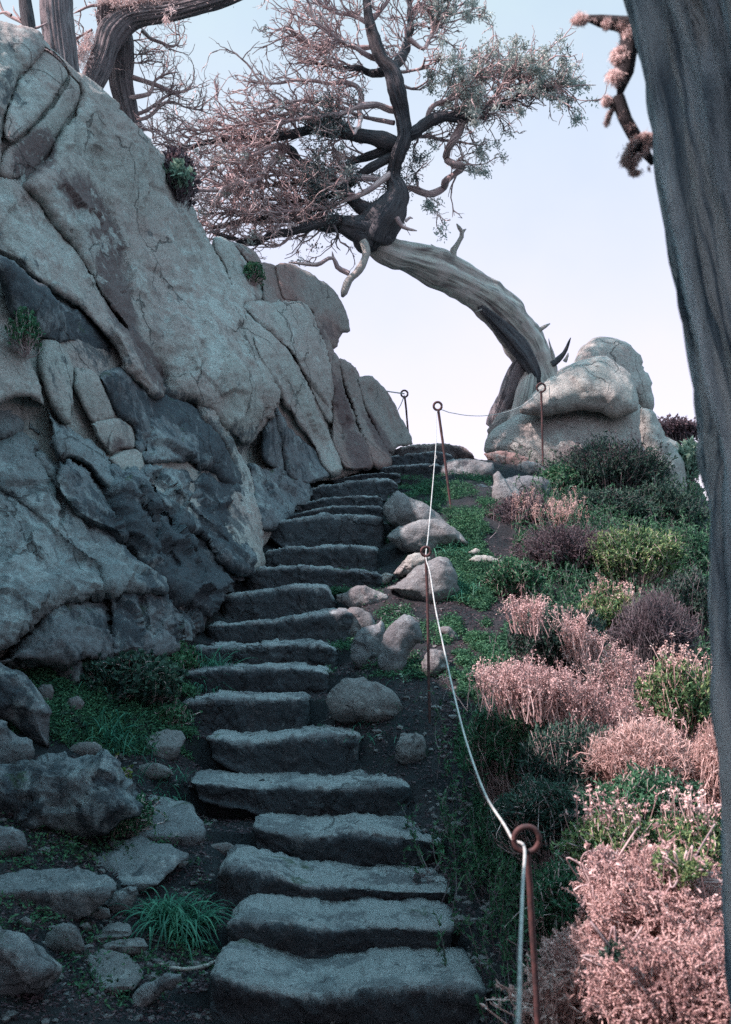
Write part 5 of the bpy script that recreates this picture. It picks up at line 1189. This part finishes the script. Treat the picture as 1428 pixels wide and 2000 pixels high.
# curved dead branch on the ground
br = np.array([P(u, v, hit(u, v)) + [0, 0, .012] for u, v in [(262, 1868), (290, 1878), (325, 1893), (360, 1899), (400, 1893), (430, 1880), (462, 1876)]])
c = spline(br, step=.01); rr = np.interp(np.linspace(0, 1, len(c)), [0, .3, .7, 1], [.003, .008, .009, .004]) * (1 + .2 * vn(c, 60, 3))
V_, F_ = tubes(c[None], None, None, 9, rr[None])
add('dead_branch', V_, [F_], M['bark'], attrs={'bk': np.repeat(c, 9, 0) * [8, 8, 8]}, label='thin curved bleached branch lying on the soil left of the lowest step', cat='branch')

# ------------------------------------------------------------------ ringed iron stakes and rope
def stake(ru, rv, D, fu, fv, R, r, label):
    c = P(ru, rv, D); f = P(fu, fv, D); ax = nrm(f - c)
    rt = empty('ring_stake', f, label=label, cat='stake', group='ringed iron stakes carrying the rope')
    t = np.linspace(0, 2 * np.pi, 40)
    side = nrm(np.cross(ax, [0, 1, 0])); up = -ax
    o = c; C = o + R * (np.cos(t)[:, None] * up + np.sin(t)[:, None] * side)
    C[:, 1] += .004 * np.sin(t / 2)
    V_, F_ = tubes(C[None, :-1], r, r, 12); n = len(V_)
    F_ = np.vstack([F_, np.stack([np.arange(12) + n - 12, (np.arange(12) + 1) % 12 + n - 12, (np.arange(12) + 1) % 12, np.arange(12)], -1)])
    add('ring', V_, [F_], M['iron'], rt)
    top = c + ax * (R + r * .3); C = spline(np.array([top, top * .7 + f * .3 + [.003, .004, 0], top * .3 + f * .7, f + ax * .05]), n=30)
    V_, F_ = tubes(C[None], r * 1.1, r * .9, 12); V_ = V_ + .0012 * np.stack([vn(V_, 60, q) for q in (1, 2, 3)], -1)
    add('shaft', V_, [F_], M['iron'], rt)
stake(1029, 1640, 2.6, 1078, 2540, .0285, .0068, 'nearest rusty ringed stake, in front of the green slope')
stake(832, 1077, 6.7, 840, 1425, .027, .0085, 'second rusty ringed stake, in front of the dark wedge shaped boulder')
stake(855, 793, 10.0, 886, 1030, .036, .011, 'tall rusty ringed stake whose ring stands against the sky in the stair gap')
stake(1057, 757, 13.0, 1061, 922, .05, .012, 'rusty ringed stake standing before the right outcrop')
stake(790, 769, 14.0, 798, 850, .042, .012, 'small far ringed stake just beyond the edge of the left cliff')

def rope(pts, r, name, label, tail=None):
    c = spline(np.array(pts), step=.006); n = len(c); s = np.arange(n) * .006; k = 12
    an = np.arange(k) / k * 2 * np.pi
    rr = r * (1 + .16 * np.abs(np.cos(1.5 * (an[None] + s[:, None] * 120)))) - .1 * r
    T = nrm(np.gradient(c, axis=0)); A = nrm(np.cross(T, [.1, .2, 1])); B = np.cross(T, A)
    V = c[:, None] + rr[..., None] * (A[:, None] * np.cos(an)[:, None] + B[:, None] * np.sin(an)[:, None])
    idx = np.arange(n * k).reshape(n, k)
    F = np.stack([idx[:-1], np.roll(idx[:-1], -1, 1), np.roll(idx[1:], -1, 1), idx[1:]], -1).reshape(-1, 4)
    b = Bag(); b.put(V.reshape(-1, 3), F)
    for tl in tail or []:
        C = spline(np.array(tl), n=14); V_, F_ = tubes(C[None], r * .8, r * .5, 8); b.put(V_, F_)
    return b.obj(name, M['rope'], label=label, cat='rope')
def Dx(u, x=.362): return x * FPX / (u - CX)
R1 = P(1024, 1655, 2.6)
pts = [(-.12, -.6, 1.0), (.08, .8, .985), tuple(P(1012, 2000, 1.62)), tuple(P(1016, 1860, 2.0)), tuple(P(1021, 1730, 2.35)), tuple(R1)]
for u, v in [(1002, 1640), (985, 1611), (950, 1556), (925, 1492), (905, 1428), (886, 1352), (866, 1262), (850, 1185), (840, 1120)]:
    pts.append(tuple(P(u, v, Dx(u) if u > 842 else 6.45)))
pts.append(tuple(P(832, 1088, 6.7)))
for u, v, D in [(836, 1050, 6.95), (842, 985, 7.7), (848, 915, 8.5), (852, 860, 9.2), (854, 803, 10.0), (880, 806, 10.4), (910, 811, 10.9), (945, 812, 11.4), (985, 806, 11.95), (1020, 792, 12.4), (1045, 773, 12.8), (1057, 761, 13.0), (1072, 752, 13.2), (1090, 752, 13.6)]:
    pts.append(tuple(P(u, v, D)))
k1 = P(851, 893, 8.75)
rope(pts, .0037, 'rope', 'thin pale rope strung through the rings beside the stairs', tail=[[k1, k1 + [-.005, -.01, -.03], P(846, 908, 8.7), P(838, 911, 8.7)], [k1 + [0, -.01, .015], k1 + [.008, -.012, 0], k1 + [0, -.01, -.015]]])
rope([tuple(P(u, v, D)) for u, v, D in [(640, 742, 13.6), (690, 749, 13.7), (720, 757, 13.8), (755, 764, 13.9), (790, 769, 14.0)]], .008, 'rope', 'short far rope from the little far stake to the left cliff', tail=[[P(790, 772, 14), P(783, 790, 14), P(776, 803, 14), P(772, 818, 14.1)]])

# ------------------------------------------------------------------ sky, sun, camera
SUN_EL, SUN_AZ = radians(47), radians(-110)      # azimuth measured from +Y towards +X
w = bpy.data.worlds.new('World'); sc.world = w; w.use_nodes = True
nt = w.node_tree; bg = nt.nodes['Background']
sky = nt.nodes.new('ShaderNodeTexSky'); sky.sky_type = 'NISHITA'; sky.sun_disc = False
sky.sun_elevation = SUN_EL; sky.sun_rotation = SUN_AZ; sky.air_density = 1.0; sky.dust_density = 2.5; sky.ozone_density = 1.5
mx = nt.nodes.new('ShaderNodeMix'); mx.data_type = 'RGBA'; mx.blend_type = 'MULTIPLY'; mx.inputs[0].default_value = 1
nt.links.new(sky.outputs[0], mx.inputs[6]); mx.inputs[7].default_value = (1.12, .93, .98, 1)
tc = nt.nodes.new('ShaderNodeTexCoord'); sp = nt.nodes.new('ShaderNodeSeparateXYZ'); nt.links.new(tc.outputs['Generated'], sp.inputs[0])
rp = nt.nodes.new('ShaderNodeValToRGB'); nt.links.new(sp.outputs[2], rp.inputs[0])   # thin high cloud veil, by elevation
e = rp.color_ramp.elements; e[0].position = 0; e[0].color = (1.2, 1.0, 1.12, 1); e[1].position = .78; e[1].color = (1.15, 2.4, 2.9, 1)
for q_, c_ in ((.22, (1.08, 1.0, 1.12, 1)), (.5, (.74, .93, .96, 1))):
    x_ = e.new(q_); x_.color = c_
sc_ = nt.nodes.new('ShaderNodeVectorMath'); sc_.operation = 'SCALE'; nt.links.new(rp.outputs[0], sc_.inputs[0]); sc_.inputs['Scale'].default_value = 3.0
ns_ = nt.nodes.new('ShaderNodeTexNoise'); ns_.inputs['Scale'].default_value = 3.0; ns_.inputs['Roughness'].default_value = .6; ns_.inputs['Detail'].default_value = 5; nt.links.new(tc.outputs['Generated'], ns_.inputs['Vector'])
mr_ = nt.nodes.new('ShaderNodeMapRange'); nt.links.new(ns_.outputs['Fac'], mr_.inputs[0]); mr_.inputs[1].default_value = .3; mr_.inputs[2].default_value = .7; mr_.inputs[3].default_value = .58; mr_.inputs[4].default_value = .86
vm = nt.nodes.new('ShaderNodeMix'); vm.data_type = 'RGBA'; nt.links.new(mr_.outputs[0], vm.inputs[0]); nt.links.new(mx.outputs[2], vm.inputs[6]); nt.links.new(sc_.outputs[0], vm.inputs[7])
nt.links.new(vm.outputs[2], bg.inputs['Color']); bg.inputs['Strength'].default_value = .15
sd = bpy.data.lights.new('sun', 'SUN'); sd.energy = 5.0; sd.angle = radians(.5); sd.color = (1, .78, .77)
so = bpy.data.objects.new('sun', sd); COL.objects.link(so)
from mathutils import Vector
dv = Vector((math.sin(SUN_AZ) * math.cos(SUN_EL), math.cos(SUN_AZ) * math.cos(SUN_EL), math.sin(SUN_EL)))
so.rotation_euler = dv.to_track_quat('Z', 'Y').to_euler(); so.location = dv * 30
cd = bpy.data.cameras.new('camera'); co = bpy.data.objects.new('camera', cd); COL.objects.link(co); sc.camera = co
cd.sensor_fit = 'VERTICAL'; cd.sensor_height = 36; cd.lens = 36 * FPX / 2000; cd.clip_end = 12000; cd.clip_start = .05
co.location = (0, 0, EYE); co.rotation_euler = (radians(90) + TH, 0, 0)
cd.dof.use_dof = True; cd.dof.focus_distance = 8.0; cd.dof.aperture_fstop = 6.5
sc.view_settings.view_transform = 'Standard'; sc.view_settings.look = 'None'; sc.view_settings.exposure = 1.12; sc.view_settings.gamma = 1
sc.render.engine = 'CYCLES'; sc.cycles.use_denoising = False
